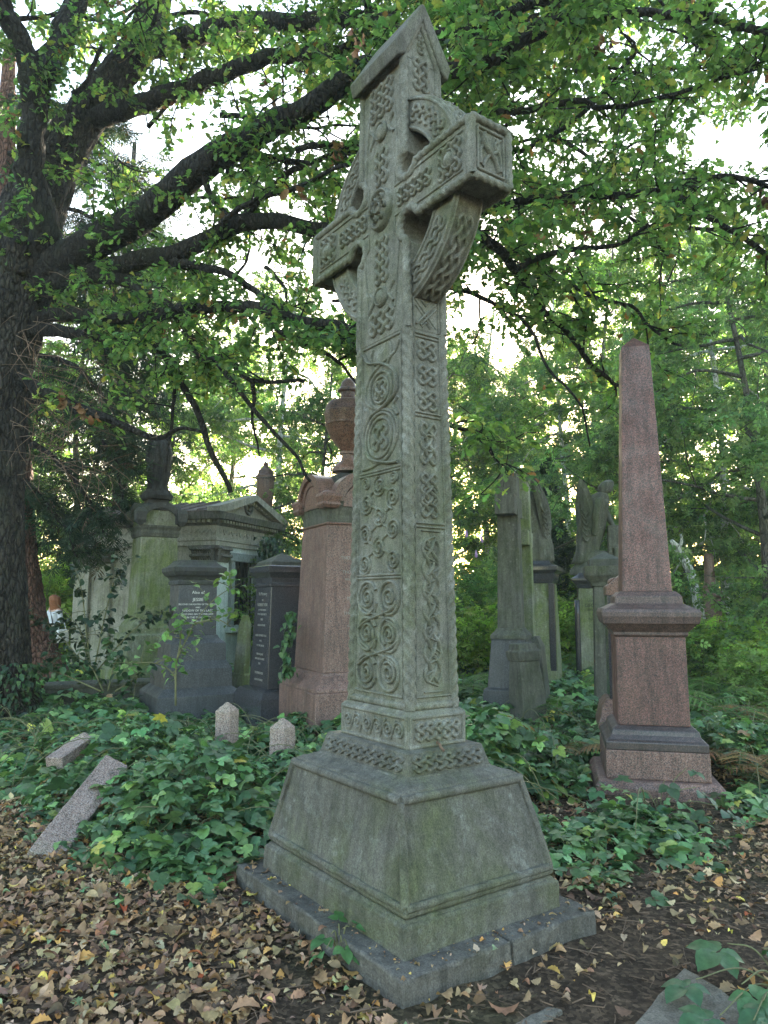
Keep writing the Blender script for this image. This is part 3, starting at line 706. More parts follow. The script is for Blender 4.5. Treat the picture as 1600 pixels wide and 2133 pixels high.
# ---------------------------------------------------------------- black granite pillar
def black_pillar():
    Yc = 9.9; x, y = base_xy(586, Yc)
    o = thing('black_granite_pillar', 'polished black granite pillar with pyramid cap and white inscription, left of the pink urn monument', 'monument', (x, y, 0), R(-57.7))
    k = 1.323; zt = lambda py: Zat(py, Yc - .3); S = lambda W: W / (2 * k * pxm(Yc))
    block('base', M['blackgran'], o, [(-.1, S(196)), (zt(1452), S(190)), (zt(1438), S(172)), (zt(1434), S(140))], bevel=.008)
    hb, ht = S(126), S(106)
    block('shaft', M['blackgran'], o, [(zt(1434) + .001, hb), (zt(1222), ht)], bevel=.006)
    block('cap_moulding', M['blackgran'], o, [(zt(1222) + .001, S(114)), (zt(1217), S(114)), (zt(1213), S(106)), (zt(1203), S(112)), (zt(1192), S(136)), (zt(1188), S(138)), (zt(1180), S(138)), (zt(1178), S(130))], bevel=.004)
    block('pyramid_cap', M['darkcap'], o, [(zt(1178) + .001, S(108)), (zt(1170), S(106)), (Zat(1152, Yc), .004)], bevel=.004)
    rows = [('In Memory', .062, 1240), ('OF', .035, 1252), ('ROBERT FOX', .056, 1263), ('OF THIS PARISH', .036, 1273), ('WHO DIED MAY 3', .036, 1282), ('1886', .04, 1293), ('AGED 61 YEARS', .036, 1305), ('ALSO OF MARY FOX', .04, 1327), ('WIFE', .034, 1338), ('OF THE ABOVE', .036, 1348), ('DIED IN JUNE', .036, 1366), ('AND LAID TO REST', .036, 1376), ('1901', .036, 1386), ('THOMAS FOX', .044, 1406), ('ALSO OF HENRY', .036, 1420)]
    for b, sz, py in rows:
        z = zt(py); h = hb + (ht - hb) * (z - zt(1434)) / (zt(1222) - zt(1434))
        text('inscription', b, sz, M['letterdim'], o, face_m('f', h + .002, z))
black_pillar()
# ---------------------------------------------------------------- grey granite pedestal tomb
def grey_pedestal():
    Yc = 10.4; x, y = base_xy(402, Yc)
    o = thing('granite_pedestal_tomb', 'dark grey granite pedestal tomb with moulded cap and white lettering, in front of the mausoleum', 'monument', (x, y, 0), R(-60.6))
    k = 1.225; zt = lambda py: Zat(py, Yc - .28); S = lambda W: W / (2 * k * pxm(Yc))
    block('lower_step', M['greygran'], o, [(-.1, S(206)), (zt(1445), S(206)), (zt(1430), S(168))], bevel=.01)
    block('middle_step', M['greygran'], o, [(zt(1432), S(165)), (zt(1392), S(163)), (zt(1376), S(140))], bevel=.01)
    block('base_block', M['greygran'], o, [(zt(1378), S(139)), (zt(1340), S(136)), (zt(1330), S(110)), (zt(1323), S(102))], bevel=.008)
    block('die', M['greygran'], o, [(zt(1323) + .001, S(97)), (zt(1218), S(95))], bevel=.005)
    block('cap', M['darkcap'], o, [(zt(1218) + .001, S(101)), (zt(1212), S(103)), (zt(1208), S(97)), (zt(1202), S(107)), (zt(1198), S(120)), (zt(1194), S(126)), (zt(1190), S(132)), (zt(1182), S(133)), (zt(1178), S(112)), (zt(1170), S(92)), (zt(1166), S(88))], bevel=.004)
    h = S(96) + .002
    for b, sz, py in [('Also of', .06, 1237), ('JESSIE', .062, 1252), ('SECOND DAUGHTER OF THE ABOVE', .032, 1260.5), ('AND', .03, 1267), ('WIDOW OF THE LATE', .042, 1274), ('WHO DIED ON THE 2ND JUNE', .032, 1281), ('IN THE 70TH YEAR', .036, 1288), ('OF HER AGE', .03, 1296)]:
        text('inscription', b, sz, M['letter'], o, face_m('x', h, zt(py)))
grey_pedestal()
# ---------------------------------------------------------------- mossy monument carrying a draped figure
def draped(mb, z0, H, r, headless=True):
    """standing draped figure: folds run down an uneven cloak"""
    n, m = 40, 26; V = []
    for i in range(m):
        t = i / (m - 1)
        prof = np.interp(t, [0, .06, .15, .4, .7, .85, .93, 1], [1.05, .98, .74, .86, 1.0, .86, .6, .22])
        for k in range(n):
            a = 2 * PI * k / n
            fo = 1 + .12 * math.sin(9 * a + 2.2 * math.sin(3 * t)) * (1 - .4 * t) + .06 * math.sin(17 * a + 5 * t)
            V.append((r * prof * fo * math.cos(a) + .05 * math.sin(3 * t), .75 * r * prof * fo * math.sin(a), z0 + H * t))
    mb.add(V, [(i * n + k, i * n + (k + 1) % n, (i + 1) * n + (k + 1) % n, (i + 1) * n + k) for i in range(m - 1) for k in range(n)] + [tuple(reversed(range(n))), tuple(range((m - 1) * n, m * n))])
def mossy_monument():
    Yc = 12.2; x, y = base_xy(318, Yc)
    o = thing('draped_figure_monument', 'tall moss green tapering monument carrying a dark draped headless figure', 'monument', (x, y, 0), R(-58))
    k = 1.21; zt = lambda py: Zat(py, Yc - .3); S = lambda W: W / (2 * k * pxm(Yc))
    block('base_step', M['mossy'], o, [(-.1, S(200)), (zt(1395), S(196)), (zt(1382), S(150))], bevel=.015)
    block('base_block', M['mossy'], o, [(zt(1384), S(149)), (zt(1322), S(148)), (zt(1318), S(128)), (zt(1308), S(130)), (zt(1300), S(122)), (zt(1290), S(104))], bevel=.01)
    block('die', M['mossy'], o, [(zt(1292), S(101)), (zt(1118), S(90))], bevel=.02)
    hb, ht = S(101), S(90); z0, z1 = zt(1290), zt(1118)
    mb = MB(); V = []
    poly = [(-.72 * hb, z0 + .08), (.72 * hb, z0 + .08), (.70 * ht, z1 - .05), (-.70 * ht, z1 - .05)]
    hz = lambda v: hb + (ht - hb) * (v - z0) / (z1 - z0)
    mb.prism(poly, lambda u, v, d: (hz(v) + d, u, v), -.02, .018); mb.build('raised_panel', M['mossy'], o, bevel=.008)
    block('cornice', M['greystone'], o, [(z1 + .001, S(93)), (zt(1110), S(98)), (zt(1104), S(96)), (zt(1098), S(104)), (zt(1094), S(104))], bevel=.006)
    zb = zt(1094) + .001; hw = S(92)
    block('attic', M['mossy'], o, [(zb, hw), (zt(1062), hw)], bevel=.004)
    for i in range(4):
        a = i * PI / 2; ca, sn = math.cos(a), math.sin(a); tr = lambda u, v, d: (ca * u + sn * d, sn * u - ca * d, v)
        aa = np.linspace(0, PI, 18); r1 = hw * 1.22; r0 = hw * .9; zq = zt(1090)
        mb = MB(); mb.prism([(r1 * math.cos(q), zq + r1 * .95 * math.sin(q)) for q in aa] + [(r0 * math.cos(q), zq + r0 * .95 * math.sin(q)) for q in aa[::-1]], tr, hw * .8, hw * 1.18)
        mb.build('arch_moulding', M['darkcap'], o, auto=35)
    for sx in (-1, 1):
        for sy in (-1, 1):
            mb = MB(); mb.loft([(zt(1095), hw * .1, hw * .1), (zt(1085), hw * .26, hw * .26), (zt(1068), hw * .3, hw * .3), (zt(1060), hw * .2, hw * .2)], sx * hw * 1.1, sy * hw * 1.1)
            mb.build('corner_scroll', M['darkcap'], o, bevel=.01)
    block('roof_block', M['darkcap'], o, [(zt(1062) + .001, hw * 1.12), (zt(1052), hw * .98), (zt(1046), hw * .6), (zt(1035), hw * .5)], bevel=.01)
    mb = MB(); z = zt(1037); H = Zat(911, Yc) - z
    mb.lathe([(.27, z), (.30, z + .06), (.25, z + .13), (.2, z + .17)], 20, (.02, 0, 0), .9)
    draped(mb, z + .06, H * .95, .27)
    # broken upper body with stumps of shoulders
    mb.tube(smooth_path([(-.02, .1, z + H * .80), (.0, .14, z + H * .88), (.05, .12, z + H * .97), (.1, .08, z + H)], 14), [.07, .065, .045], 9, 0, 0, 0, .1)
    mb.tube(smooth_path([(.0, -.1, z + H * .83), (.05, -.12, z + H * .9), (.06, -.09, z + H * .95)], 12), [.085, .07, .05], 9, 0, 0, 0, .1)
    mb.build('draped_figure', M['statue'], o, auto=60)
mossy_monument()
# ---------------------------------------------------------------- mausoleum
def mausoleum():
    Yc = 14.9; c = at(445, 1251, Yc); HX, HY = 1.75, 1.22
    rz = R(-19); cx = Vector((math.cos(rz), math.sin(rz), 0)); cy = Vector((-math.sin(rz), math.cos(rz), 0))
    p = c - cx * HX + cy * HY; p.z = 0
    o = thing('mausoleum', 'pale stone mausoleum with a low gabled roof, carved corner capitals and a barred window', 'mausoleum', p, rz)
    z = lambda py: Zat(py, Yc)
    zbase, zcap0, zcap1, zfr0, zfr1, zcor, zap = z(1345), z(1172), z(1136), z(1135), z(1100), z(1068), z(1033) + .06
    mb = MB(); mb.loft([(-.1, HX + .06, HY + .06), (zbase - .55, HX + .06, HY + .06), (zbase - .5, HX, HY)]); mb.build('base_course', M['maus'], o, bevel=.02)
    # walls with a window opening in the gable end
    zw0, zw1 = z(1306), z(1163); wy0, wy1 = -.60, .52; zb = zbase - .499
    mb = MB()
    mb.box((-.15, 0, (zb + zcap1) / 2), (HX - .15, HY, (zcap1 - zb) / 2))
    wall = mb.build('wall', M['maus'], o, bevel=.01)
    mb = MB()
    for y0, y1, a, b in ((-HY, wy0, zb, zcap1), (wy1, HY, zb, zcap1), (wy0, wy1, zb, zw0), (wy0, wy1, zw1, zcap1)):
        mb.box((HX - .14, (y0 + y1) / 2, (a + b) / 2), (.142, (y1 - y0) / 2 - .0005, (b - a) / 2))
    mb.build('gable_wall', M['mauswhite'], o)
    win = MB()
    for y in (wy0, wy1): win.box((HX + .02, y, (zw0 + zw1) / 2), (.06, .075, (zw1 - zw0) / 2 + .05))
    for zz_, h in ((zw1, .09), ): win.box((HX + .025, (wy0 + wy1) / 2, zz_ + .06), (.075, (wy1 - wy0) / 2 + .14, h))
    fr = win.build('window', M['winframe'], o, bevel=.012)
    b = MB(); b.box((HX + .06, (wy0 + wy1) / 2, zw0 - .08), (.10, (wy1 - wy0) / 2 + .16, .055)); b.build('window_sill', M['mauswhite'], fr, bevel=.01)
    b = MB()
    for i in range(7): b.box((HX - .10, wy0 + (i + .5) * (wy1 - wy0) / 7, (zw0 + zw1) / 2), (.012, .012, (zw1 - zw0) / 2))
    for i in range(6): b.box((HX - .10, (wy0 + wy1) / 2, zw0 + (i + .5) * (zw1 - zw0) / 6), (.009, (wy1 - wy0) / 2, .009))
    b.build('window_bars', M['iron'], fr)
    b = MB(); b.box((HX - .25, (wy0 + wy1) / 2, (zw0 + zw1) / 2), (.01, (wy1 - wy0) / 2, (zw1 - zw0) / 2)); b.build('dark_pane', M['iron'], fr)
    # pilasters with leafy capitals
    def capital(x, y, w, d, ax):
        mb = MB(); mb.box((x, y, zcap1 - .03), (w + .09 if ax == 0 else d + .06, d + .06 if ax == 0 else w + .09, .03))
        for row in range(2):
            for q in range(9):
                t = (q + .5) / 9 * 2 - 1; zz_ = zcap0 + .02 + row * .14
                P = [(0, 0), (.03, .07), (.09, .14), (.12, .10)]
                pts = [((x + t * (w + .03), y - d - e, zz_ + f) if ax == 0 else (x + d + e, y + t * (w + .03), zz_ + f)) for e, f in P]
                mb.tube(smooth_path(pts, 10), [.035, .026], 6)
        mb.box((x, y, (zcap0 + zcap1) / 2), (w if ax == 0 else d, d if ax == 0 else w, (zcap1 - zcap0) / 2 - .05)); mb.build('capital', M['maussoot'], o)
    for x, w in ((-HX + .22, .2), (-HX + .78, .2), (HX - .24, .22)):
        mb = MB(); mb.box((x, -HY - .03, (zb + zcap0) / 2), (w, .05, (zcap0 - zb) / 2 + .03)); mb.build('pilaster', M['maus'], o, bevel=.012)
        capital(x, -HY - .03, w, .05, 0)
    mb = MB(); mb.box((HX + .035, -HY + .17, (zb + zcap0) / 2), (.045, .17, (zcap0 - zb) / 2 + .03)); mb.build('pilaster', M['mauswhite'], o, bevel=.012)
    capital(HX + .03, -HY + .17, .17, .045, 1)
    # entablature
    mb = MB(); mb.loft([(zcap1 + .001, HX + .05, HY + .05), (zcap1 + .1, HX + .05, HY + .05), (zcap1 + .105, HX + .07, HY + .07), (zcap1 + .17, HX + .07, HY + .07)]); mb.build('architrave', M['maus'], o, bevel=.006)
    mb = MB(); mb.loft([(zcap1 + .171, HX + .04, HY + .04), (zfr1 + .06, HX + .04, HY + .04)])
    kf = lambda u, v, n: (u, -(HY + .04 + n), v); kx = lambda u, v, n: (HX + .04 + n, u, v)
    zm = (zcap1 + .17 + zfr1 + .06) / 2
    for i in range(12):
        u = -HX + .25 + i * .29; mb.ribbon(smooth_path([(u - .12, zm - .03), (u - .04, zm + .05), (u + .03, zm - .05), (u + .11, zm + .02)], 14), .014, .014, .003, kf)
    for i in range(7):
        u = -HY + .25 + i * .32; mb.ribbon(smooth_path([(u - .12, zm - .03), (u - .04, zm + .05), (u + .03, zm - .05), (u + .11, zm + .02)], 14), .014, .014, .003, kx)
    mb.build('frieze', M['maus'], o, auto=30)
    zf = zfr1 + .061
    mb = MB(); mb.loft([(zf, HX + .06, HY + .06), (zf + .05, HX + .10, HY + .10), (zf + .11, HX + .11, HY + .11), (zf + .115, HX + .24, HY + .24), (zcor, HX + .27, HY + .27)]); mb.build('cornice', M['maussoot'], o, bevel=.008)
    mb = MB()
    for i in range(30): mb.box((-HX + (i + .5) * 2 * HX / 30, -HY - .135, zf + .08), (.03, .05, .03))
    for i in range(21): mb.box((HX + .135, -HY + (i + .5) * 2 * HY / 21, zf + .08), (.05, .03, .03))
    dent = mb.build('dentil_course', M['maus'], o); dent['kind'] = 'stuff'
    # roof with a pediment at the gable end
    zc = zcor + .001
    mb = MB(); ez = .02
    mb.prism([(-HY - .27, zc), (HY + .27, zc), (HY + .27, zc + .03), (0, zap), (-HY - .27, zc + .03)], lambda u, v, d: (d, u, v), -HX - .27, HX - .02)
    for i in range(9):
        x = -HX - .2 + i * .43
        for s in (-1, 1): mb.tube([(x, s * (HY + .27) * (1 - t), zc + .045 + (zap - zc - .03) * t) for t in np.linspace(0, 1, 6)], .022, 6)
    mb.build('roof', M['roof'], o)
    mb = MB()
    for s in (-1, 1):
        mb.prism([(s * (HY + .30), zc + .002), (s * (HY + .30), zc + .10), (0, zap + .11), (0, zap - .02), (s * (HY + .02), zc + .002)][::s], lambda u, v, d: (d, u, v), HX - .019, HX + .27)
    for i in range(11):
        for s in (-1, 1):
            t = (i + .5) / 11; mb.box((HX + .12, s * (HY + .1) * (1 - t), zc + .01 + (zap - zc - .06) * t), (.05, .03, .03))
    mb.build('raking_cornice', M['maus'], o)
    mb = MB(); mb.prism([(-HY, zc + .001), (HY, zc + .001), (0, zap - .05)], lambda u, v, d: (d, u, v), HX - .018, HX + .05)
    mb.build('pediment', M['maus'], o)
    mb = MB(); mb.tube([(HX + .07, .15 * math.cos(a), zc + .27 + .17 * math.sin(a)) for a in np.linspace(0, 2 * PI, 24)], .03, 8)
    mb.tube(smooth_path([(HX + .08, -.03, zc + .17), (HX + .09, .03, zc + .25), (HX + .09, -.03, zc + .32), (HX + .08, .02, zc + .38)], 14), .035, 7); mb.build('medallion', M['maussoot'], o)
mausoleum()
# ---------------------------------------------------------------- far urn column behind the mausoleum
def far_urn():
    Yc = 19.5; x, y = base_xy(548, Yc); o = thing('urn_column', 'brown stone monument with a domed urn rising behind the mausoleum roof', 'monument', (x, y, 0), R(-50))
    s = 1 / pxm(Yc); z = lambda p: Zat(p, Yc)
    block('pedestal', M['urngran'], o, [(-.1, 26 * s), (z(1090), 22 * s), (z(1088), 30 * s), (z(1076), 32 * s), (z(1070), 20 * s)])
    mb = MB(); mb.lathe([(q * s, z(p)) for q, p in [(14, 1070.5), (16, 1055), (18, 1030), (19, 1012), (19, 1000), (21, 998), (21, 992), (17, 989), (15, 980), (8, 974), (5, 971), (6, 967), (2, 963)]], 24); mb.build('urn', M['urngran'], o, auto=35)
far_urn()
# ---------------------------------------------------------------- two plain stone crosses seen from the side
def plain_cross(name, label, px, Yc, rows, arm, rz, mat, basemat):
    x, y = base_xy(px, Yc); o = thing(name, label, 'cross', (x, y, 0), R(rz)); z = lambda p: Zat(p, Yc); s = 1 / pxm(Yc)
    top, bot, wt, wb = rows
    mb = MB(); mb.loft([(z(bot), wb * s / 2 * .9, wb * s / 2), (z(top), wt * s / 2 * .9, wt * s / 2)]); mb.build('cross_shaft', mat, o, bevel=.008)
    a0, a1, L = arm
    mb = MB(); mb.box((0, 0, (z(a0) + z(a1)) / 2), (L, wt * s / 2 * 1.02, (z(a0) - z(a1)) / 2)); mb.build('cross_arms', mat, o, bevel=.008)
    return o, z, s
o, z, s = plain_cross('stone_cross', 'plain grey stone Latin cross on a tapered granite base, seen edge on', 1064, 10.0, (990, 1310, 40, 50), (1036, 1076, .36), -109, M['greystone'], None)
block('cross_base', M['greygran'], o, [(-.1, 60 * s), (z(1432), 58 * s), (z(1428), 50 * s), (z(1334), 41 * s), (z(1330), 41.5 * s)], bevel=.008, hy=.85)
block('base_cap', M['greystone'], o, [(z(1330) + .001, 43 * s), (z(1322), 43 * s), (z(1312), 33 * s), (z(1308), 31 * s)], bevel=.01, hy=.85)
o, z, s = plain_cross('stone_cross', 'mossy stone cross standing close behind the plain grey cross', 1092, 10.75, (1004, 1330, 32, 40), (1108, 1138, .32), -108, M['mossy'], None)
mb = MB(); mb.loft([(z(1000), .13, .11), (z(990) + .02, .15, .13), (z(1006) - .12, .12, .1)][::-1]); mb.build('cross_head', M['mossy'], o, bevel=.01)
block('cross_base', M['greystone'], o, [(-.1, 48 * s), (z(1345), 36 * s), (z(1325), 27 * s)], bevel=.01)
# broken fluted pedestal leaning against the cross base
x, y = base_xy(1098, 9.2); o = thing('broken_pedestal', 'weathered grey fluted pedestal leaning beside the cross base', 'monument', (x, y, 0), R(-70)); o.rotation_euler = (R(3), R(-2), R(-70))
s = 1 / pxm(9.2); z = lambda p: Zat(p, 9.2)
block('pedestal', M['greystone'], o, [(-.1, 29 * s), (z(1440), 27 * s), (z(1376), 22 * s)], bevel=.01)
block('moulding', M['greystone'], o, [(z(1376) + .001, 24 * s), (z(1366), 26 * s), (z(1356), 27 * s), (z(1352), 22 * s), (z(1340), 20 * s)], bevel=.008)
# ---------------------------------------------------------------- angels
def skin_body(name, V, E, mat, parent, sub=2):
    """V = [(x, y, z, r)] joints, E edges: one continuous figure"""
    me = bpy.data.meshes.new(name); me.from_pydata([v[:3] for v in V], E, [])
    o = bpy.data.objects.new(name, me); COL.objects.link(o)
    if not me.skin_vertices: me.attributes  # layer is made by the modifier below
    md = o.modifiers.new('skin', 'SKIN'); md.use_smooth_shade = True
    lay = me.skin_vertices[0] if me.skin_vertices else None
    if lay is None:
        bpy.context.view_layer.objects.active = o; lay = me.skin_vertices[0]
    for i, v in enumerate(V):
        r = v[3]; lay.data[i].radius = r if isinstance(r, tuple) else (r, r); lay.data[i].use_root = (i == 0)
    sd = o.modifiers.new('sub', 'SUBSURF'); sd.levels = sub; sd.render_levels = sub
    bpy.context.view_layer.update()
    m2 = bpy.data.meshes.new_from_object(o.evaluated_get(bpy.context.evaluated_depsgraph_get()))
    bpy.data.objects.remove(o); m2.name = name; m2.materials.clear(); m2.shade_smooth()
    return link(name, m2, parent, mat)
def wing(mb, base, tip, width, nrm, n=9):
    """folded feathered wing: a bowed plate from shoulder to tip with overlapping long feathers"""
    base, tip, nrm = Vector(base), Vector(tip), Vector(nrm).normalized(); ax = tip - base; L = ax.length; ax.normalize(); side = ax.cross(nrm).normalized()
    def fn(u, v, d): q = base + ax * (v * L) + side * u * width + nrm * (d + .06 * math.sin(PI * min(1, max(0, v)))); return (q.x, q.y, q.z)
    poly = [(-.12, 0), (.25, -.02), (.5, .12), (.62, .35), (.6, .6), (.42, .85), (.12, 1.0), (-.06, .97), (-.2, .7), (-.24, .35)]
    sm = smooth_path(poly + poly[:1], 44)[:-1]; mb.prism([tuple(p) for p in sm], fn, -.028, .028)
    for s in (-1, 1):
        for i in range(n):
            t = i / (n - 1); u0 = -.16 + .6 * t; mb.ribbon(smooth_path([(u0 * .6, .98 - .5 * t - .42), (u0, .55 - .2 * t), (u0 * .8 - .02, .93 - .35 * t * t)], 14), .011, .03 * width / .26, .01, lambda u, v, d: fn(u, v, s * (.028 + d)))
        for i in range(6): mb.ribbon(smooth_path([(-.18, .5 - .09 * i), (.05, .42 - .09 * i), (.3, .46 - .09 * i)], 10), .012, .02, .01, lambda u, v, d: fn(u, v, s * (.028 + d)))
def robe(mb, rings, n=44, folds=11, amp=.1):
    """cloth body through rings (centre, rx, ry), folds running down"""
    V = []
    C = np.array([r[0] for r in rings], float); rx = np.array([r[1] for r in rings]); ry = np.array([r[2] for r in rings])
    t0 = np.linspace(0, 1, len(rings)); tt = np.linspace(0, 1, 26)
    for t in tt:
        c = [np.interp(t, t0, C[:, j]) for j in range(3)]; a_, b_ = np.interp(t, t0, rx), np.interp(t, t0, ry)
        for k in range(n):
            a = 2 * PI * k / n; f = 1 + amp * math.sin(folds * a + 2.5 * t) + amp * .5 * math.sin((folds * 2 + 1) * a - 4 * t)
            V.append((c[0] + a_ * f * math.cos(a), c[1] + b_ * f * math.sin(a), c[2]))
    m = 26
    mb.add(V, [(i * n + k, i * n + (k + 1) % n, (i + 1) * n + (k + 1) % n, (i + 1) * n + k) for i in range(m - 1) for k in range(n)] + [tuple(reversed(range(n))), tuple(range((m - 1) * n, m * n))])
def angel_on_rock():
    Yc = 13.6; x, y = base_xy(1243, Yc); o = thing('angel_monument', 'pale inscribed pedestal with black cap under a mossy winged angel bending forward', 'monument', (x, y, 0), R(-14))
    s = 1 / pxm(Yc, 2.5); z = lambda p: Zat(p, Yc)
    block('die', M['mossy'], o, [(-.1, 40 * s), (z(1340), 40 * s), (z(1226), 36 * s)], bevel=.01)
    block('black_cap', M['blackgran'], o, [(z(1226) + .001, 38 * s), (z(1218), 42 * s), (z(1210), 50 * s), (z(1206), 50 * s), (z(1198), 38 * s), (z(1194), 36 * s)], bevel=.006)
    for u in (-.36, .1):
        mb = MB(); mb.tube([(u, -40 * s - .03, t) for t in np.linspace(.3, z(1250), 6)], .05, 10); mb.build('colonnette', M['blackgran'], o, smooth=True)
    for b, sz, py in [('IN', .06, 1246), ('LOVING', .06, 1254), ('GEORGE', .085, 1264), ('WHO DIED', .05, 1272), ('1903', .05, 1281), ('AGED 42', .05, 1290)]:
        text('inscription', b, sz, M['letterdark'], o, face_m('f', 41 * s, z(py), -.06))
    zb = z(1195); H = z(1003) - zb; k = H / 1.72
    mb = MB(); mb.lathe([(.50, 0), (.48, .1), (.36, .22), (.30, .36), (.2, .44)], 14, (0.02, 0, zb - .02), .8); mb.build('rock_base', M['angel'], o, auto=60)
    mb = MB()
    robe(mb, [((-.12, 0, zb + .18), .30, .26), ((-.14, 0, zb + .42 * k), .20, .19), ((-.06, 0, zb + .8 * k), .24, .20), ((.0, 0, zb + 1.1 * k), .23, .19), ((.07, 0, zb + 1.34 * k), .22, .21), ((.13, 0, zb + 1.47 * k), .13, .13), ((.15, 0, zb + 1.52 * k), .06, .06)])
    mb.build('robe', M['angel'], o, smooth=True)
    hz = zb + 1.6 * k
    body = [(.10, 0, zb + 1.36 * k, .09), (.17, 0, zb + 1.45 * k, .06), (.23, 0, hz - .05, .08), (.29, -.01, hz + .0, .115), (.37, -.01, hz - .06, .06),
            (.08, -.19, zb + 1.32 * k, .085), (.02, -.27, zb + 1.05 * k, .068), (.0, -.25, zb + .78 * k, .05), (-.02, -.24, zb + .68 * k, .042),
            (.12, .17, zb + 1.32 * k, .085), (.26, .2, zb + 1.1 * k, .068), (.34, .12, zb + .9 * k, .05), (.37, .06, zb + .84 * k, .034)]
    skin_body('figure', body, [(0, 1), (1, 2), (2, 3), (3, 4), (0, 5), (5, 6), (6, 7), (7, 8), (0, 9), (9, 10), (10, 11), (11, 12)], M['angel'], o)
    mb = MB(); robe(mb, [((.20, 0, hz - .10), .09, .10), ((.235, 0, hz + .0), .135, .13), ((.27, 0, hz + .09), .12, .12), ((.29, 0, hz + .14), .05, .05)], 26, 8, .05); mb.build('hair', M['angel'], o, smooth=True)
    for yy, q in ((-.19, 0), (.17, .05)):
        mb = MB(); wing(mb, (-.17 + q, yy, zb + .62 * k), (-.24 + q, yy * 1.25, zb + 1.72 * k), .30, (.25, -1 if yy < 0 else 1, 0)); mb.build('wing', M['angel'], o, auto=40)
    mb = MB(); mb.box((.36, -.02, zb + .52 * k), (.13, .11, .36 * k)); mb.box((.36, -.02, zb + .2), (.2, .2, .08)); mb.box((.37, -.15, zb + .36), (.05, .03, .12)); mb.build('tree_stump', M['angel'], o, bevel=.03)
angel_on_rock()
def angel_back():
    Yc = 12.8; x, y = base_xy(1112, Yc); o = thing('angel_monument', 'dark capped pedestal bearing a robed angel seen from behind, beyond the two crosses', 'monument', (x, y, 0), R(-20))
    s = 1 / pxm(Yc, 2.3); z = lambda p: Zat(p, Yc)
    block('die', M['mossy'], o, [(-.1, 50 * s), (z(1330), 46 * s), (z(1216), 42 * s)], bevel=.01)
    for sx in (-1, 1):
        mb = MB(); mb.box((sx * 42 * s, -42 * s, (z(1216) + .2) / 2), (.05, .05, (z(1216) - .2) / 2)); mb.build('black_corner', M['blackgran'], o, bevel=.01)
    block('black_cap', M['blackgran'], o, [(z(1216) + .001, 44 * s), (z(1208), 46 * s), (z(1196), 48 * s), (z(1190), 56 * s), (z(1182), 56 * s), (z(1176), 40 * s), (z(1170), 38 * s)], bevel=.006)
    zb = z(1170); H = z(1002) - zb; k = H / 1.6
    mb = MB(); robe(mb, [((.06, 0, zb), .28, .26), ((.08, 0, zb + .3 * k), .25, .22), ((.03, 0, zb + .8 * k), .19, .18), ((-.06, 0, zb + 1.15 * k), .19, .17), ((-.12, 0, zb + 1.36 * k), .15, .12), ((-.14, 0, zb + 1.44 * k), .06, .06)], 44, 10, .11); mb.build('robe', M['angel'], o, smooth=True)
    skin_body('figure', [(-.1, 0, zb + 1.3 * k, .09), (-.13, 0, zb + 1.42 * k, .05), (-.17, 0, zb + 1.5 * k, .085), (-.2, -.02, zb + 1.55 * k, .07), (-.02, .17, zb + 1.3 * k, .065), (.05, .22, zb + 1.0 * k, .05), (-.08, .2, zb + .85 * k, .036),
                         (-.14, -.17, zb + 1.3 * k, .065), (-.22, -.2, zb + 1.02 * k, .05), (-.28, -.1, zb + .9 * k, .036)], [(0, 1), (1, 2), (2, 3), (0, 4), (4, 5), (5, 6), (0, 7), (7, 8), (8, 9)], M['angel'], o)
    for yy, q in ((.2, .1), (-.2, .08)):
        mb = MB(); wing(mb, (.16 + q, yy * .5, zb + .45 * k), (.02 + q * .3, yy, zb + 1.62 * k), .34, (.9, yy * 2.2, 0)); mb.build('wing', M['angel'], o, auto=40)
angel_back()
# ---------------------------------------------------------------- grey pillar with pyramid cap, dark stone with pink gable, far column
def grey_pillar():
    Yc = 9.6; x, y = base_xy(1262, Yc); o = thing('stone_pillar', 'tall grey green stone pillar with a low pyramid cap, close left of the obelisk', 'monument', (x, y, 0), R(-13)); s = 1 / pxm(Yc); z = lambda p: Zat(p, Yc)
    block('shaft', M['greystone'], o, [(-.1, 30 * s), (z(1222), 24 * s)], bevel=.012)
    block('cap', M['greystone'], o, [(z(1222) + .001, 27 * s), (z(1214), 30 * s), (z(1200), 41 * s), (z(1194), 42 * s), (z(1180), 42 * s)], bevel=.008)
    block('pyramid_cap', M['darkcap'], o, [(z(1180) + .001, 32 * s), (z(1166), 32 * s), (z(1150), .01)], bevel=.008)
grey_pillar()
def dark_headstone():
    Yc = 8.0; x, y = base_xy(1302, Yc); o = thing('headstone', 'black panelled headstone with a red granite gable, half hidden behind the obelisk', 'headstone', (x, y, 0), R(-13)); s = 1 / pxm(Yc); z = lambda p: Zat(p, Yc)
    block('plinth', M['urngran'], o, [(-.1, 66 * s), (z(1500), 64 * s), (z(1486), 60 * s), (z(1466), 56 * s), (z(1452), 46 * s)], bevel=.008)
    block('panel', M['blackgran'], o, [(z(1452) + .001, 40 * s), (z(1240), 38 * s)], bevel=.006)
    mb = MB(); h = 40 * s
    mb.prism([(-h, z(1240) + .001), (h, z(1240) + .001), (h, z(1222)), (0, z(1190)), (-h, z(1222))], lambda u, v, d: (u, d, v), -h, h); mb.build('gable', M['urngran'], o, bevel=.01)
    mb = MB(); mb.tube(smooth_path([(-h * .7, -h * .6, z(1225)), (-h * .8, -h * .6, z(1212)), (-h * .5, -h * .6, z(1207)), (-h * .5, -h * .6, z(1214))], 16), .018, 8); mb.build('scroll', M['urngran'], o, smooth=True)
dark_headstone()
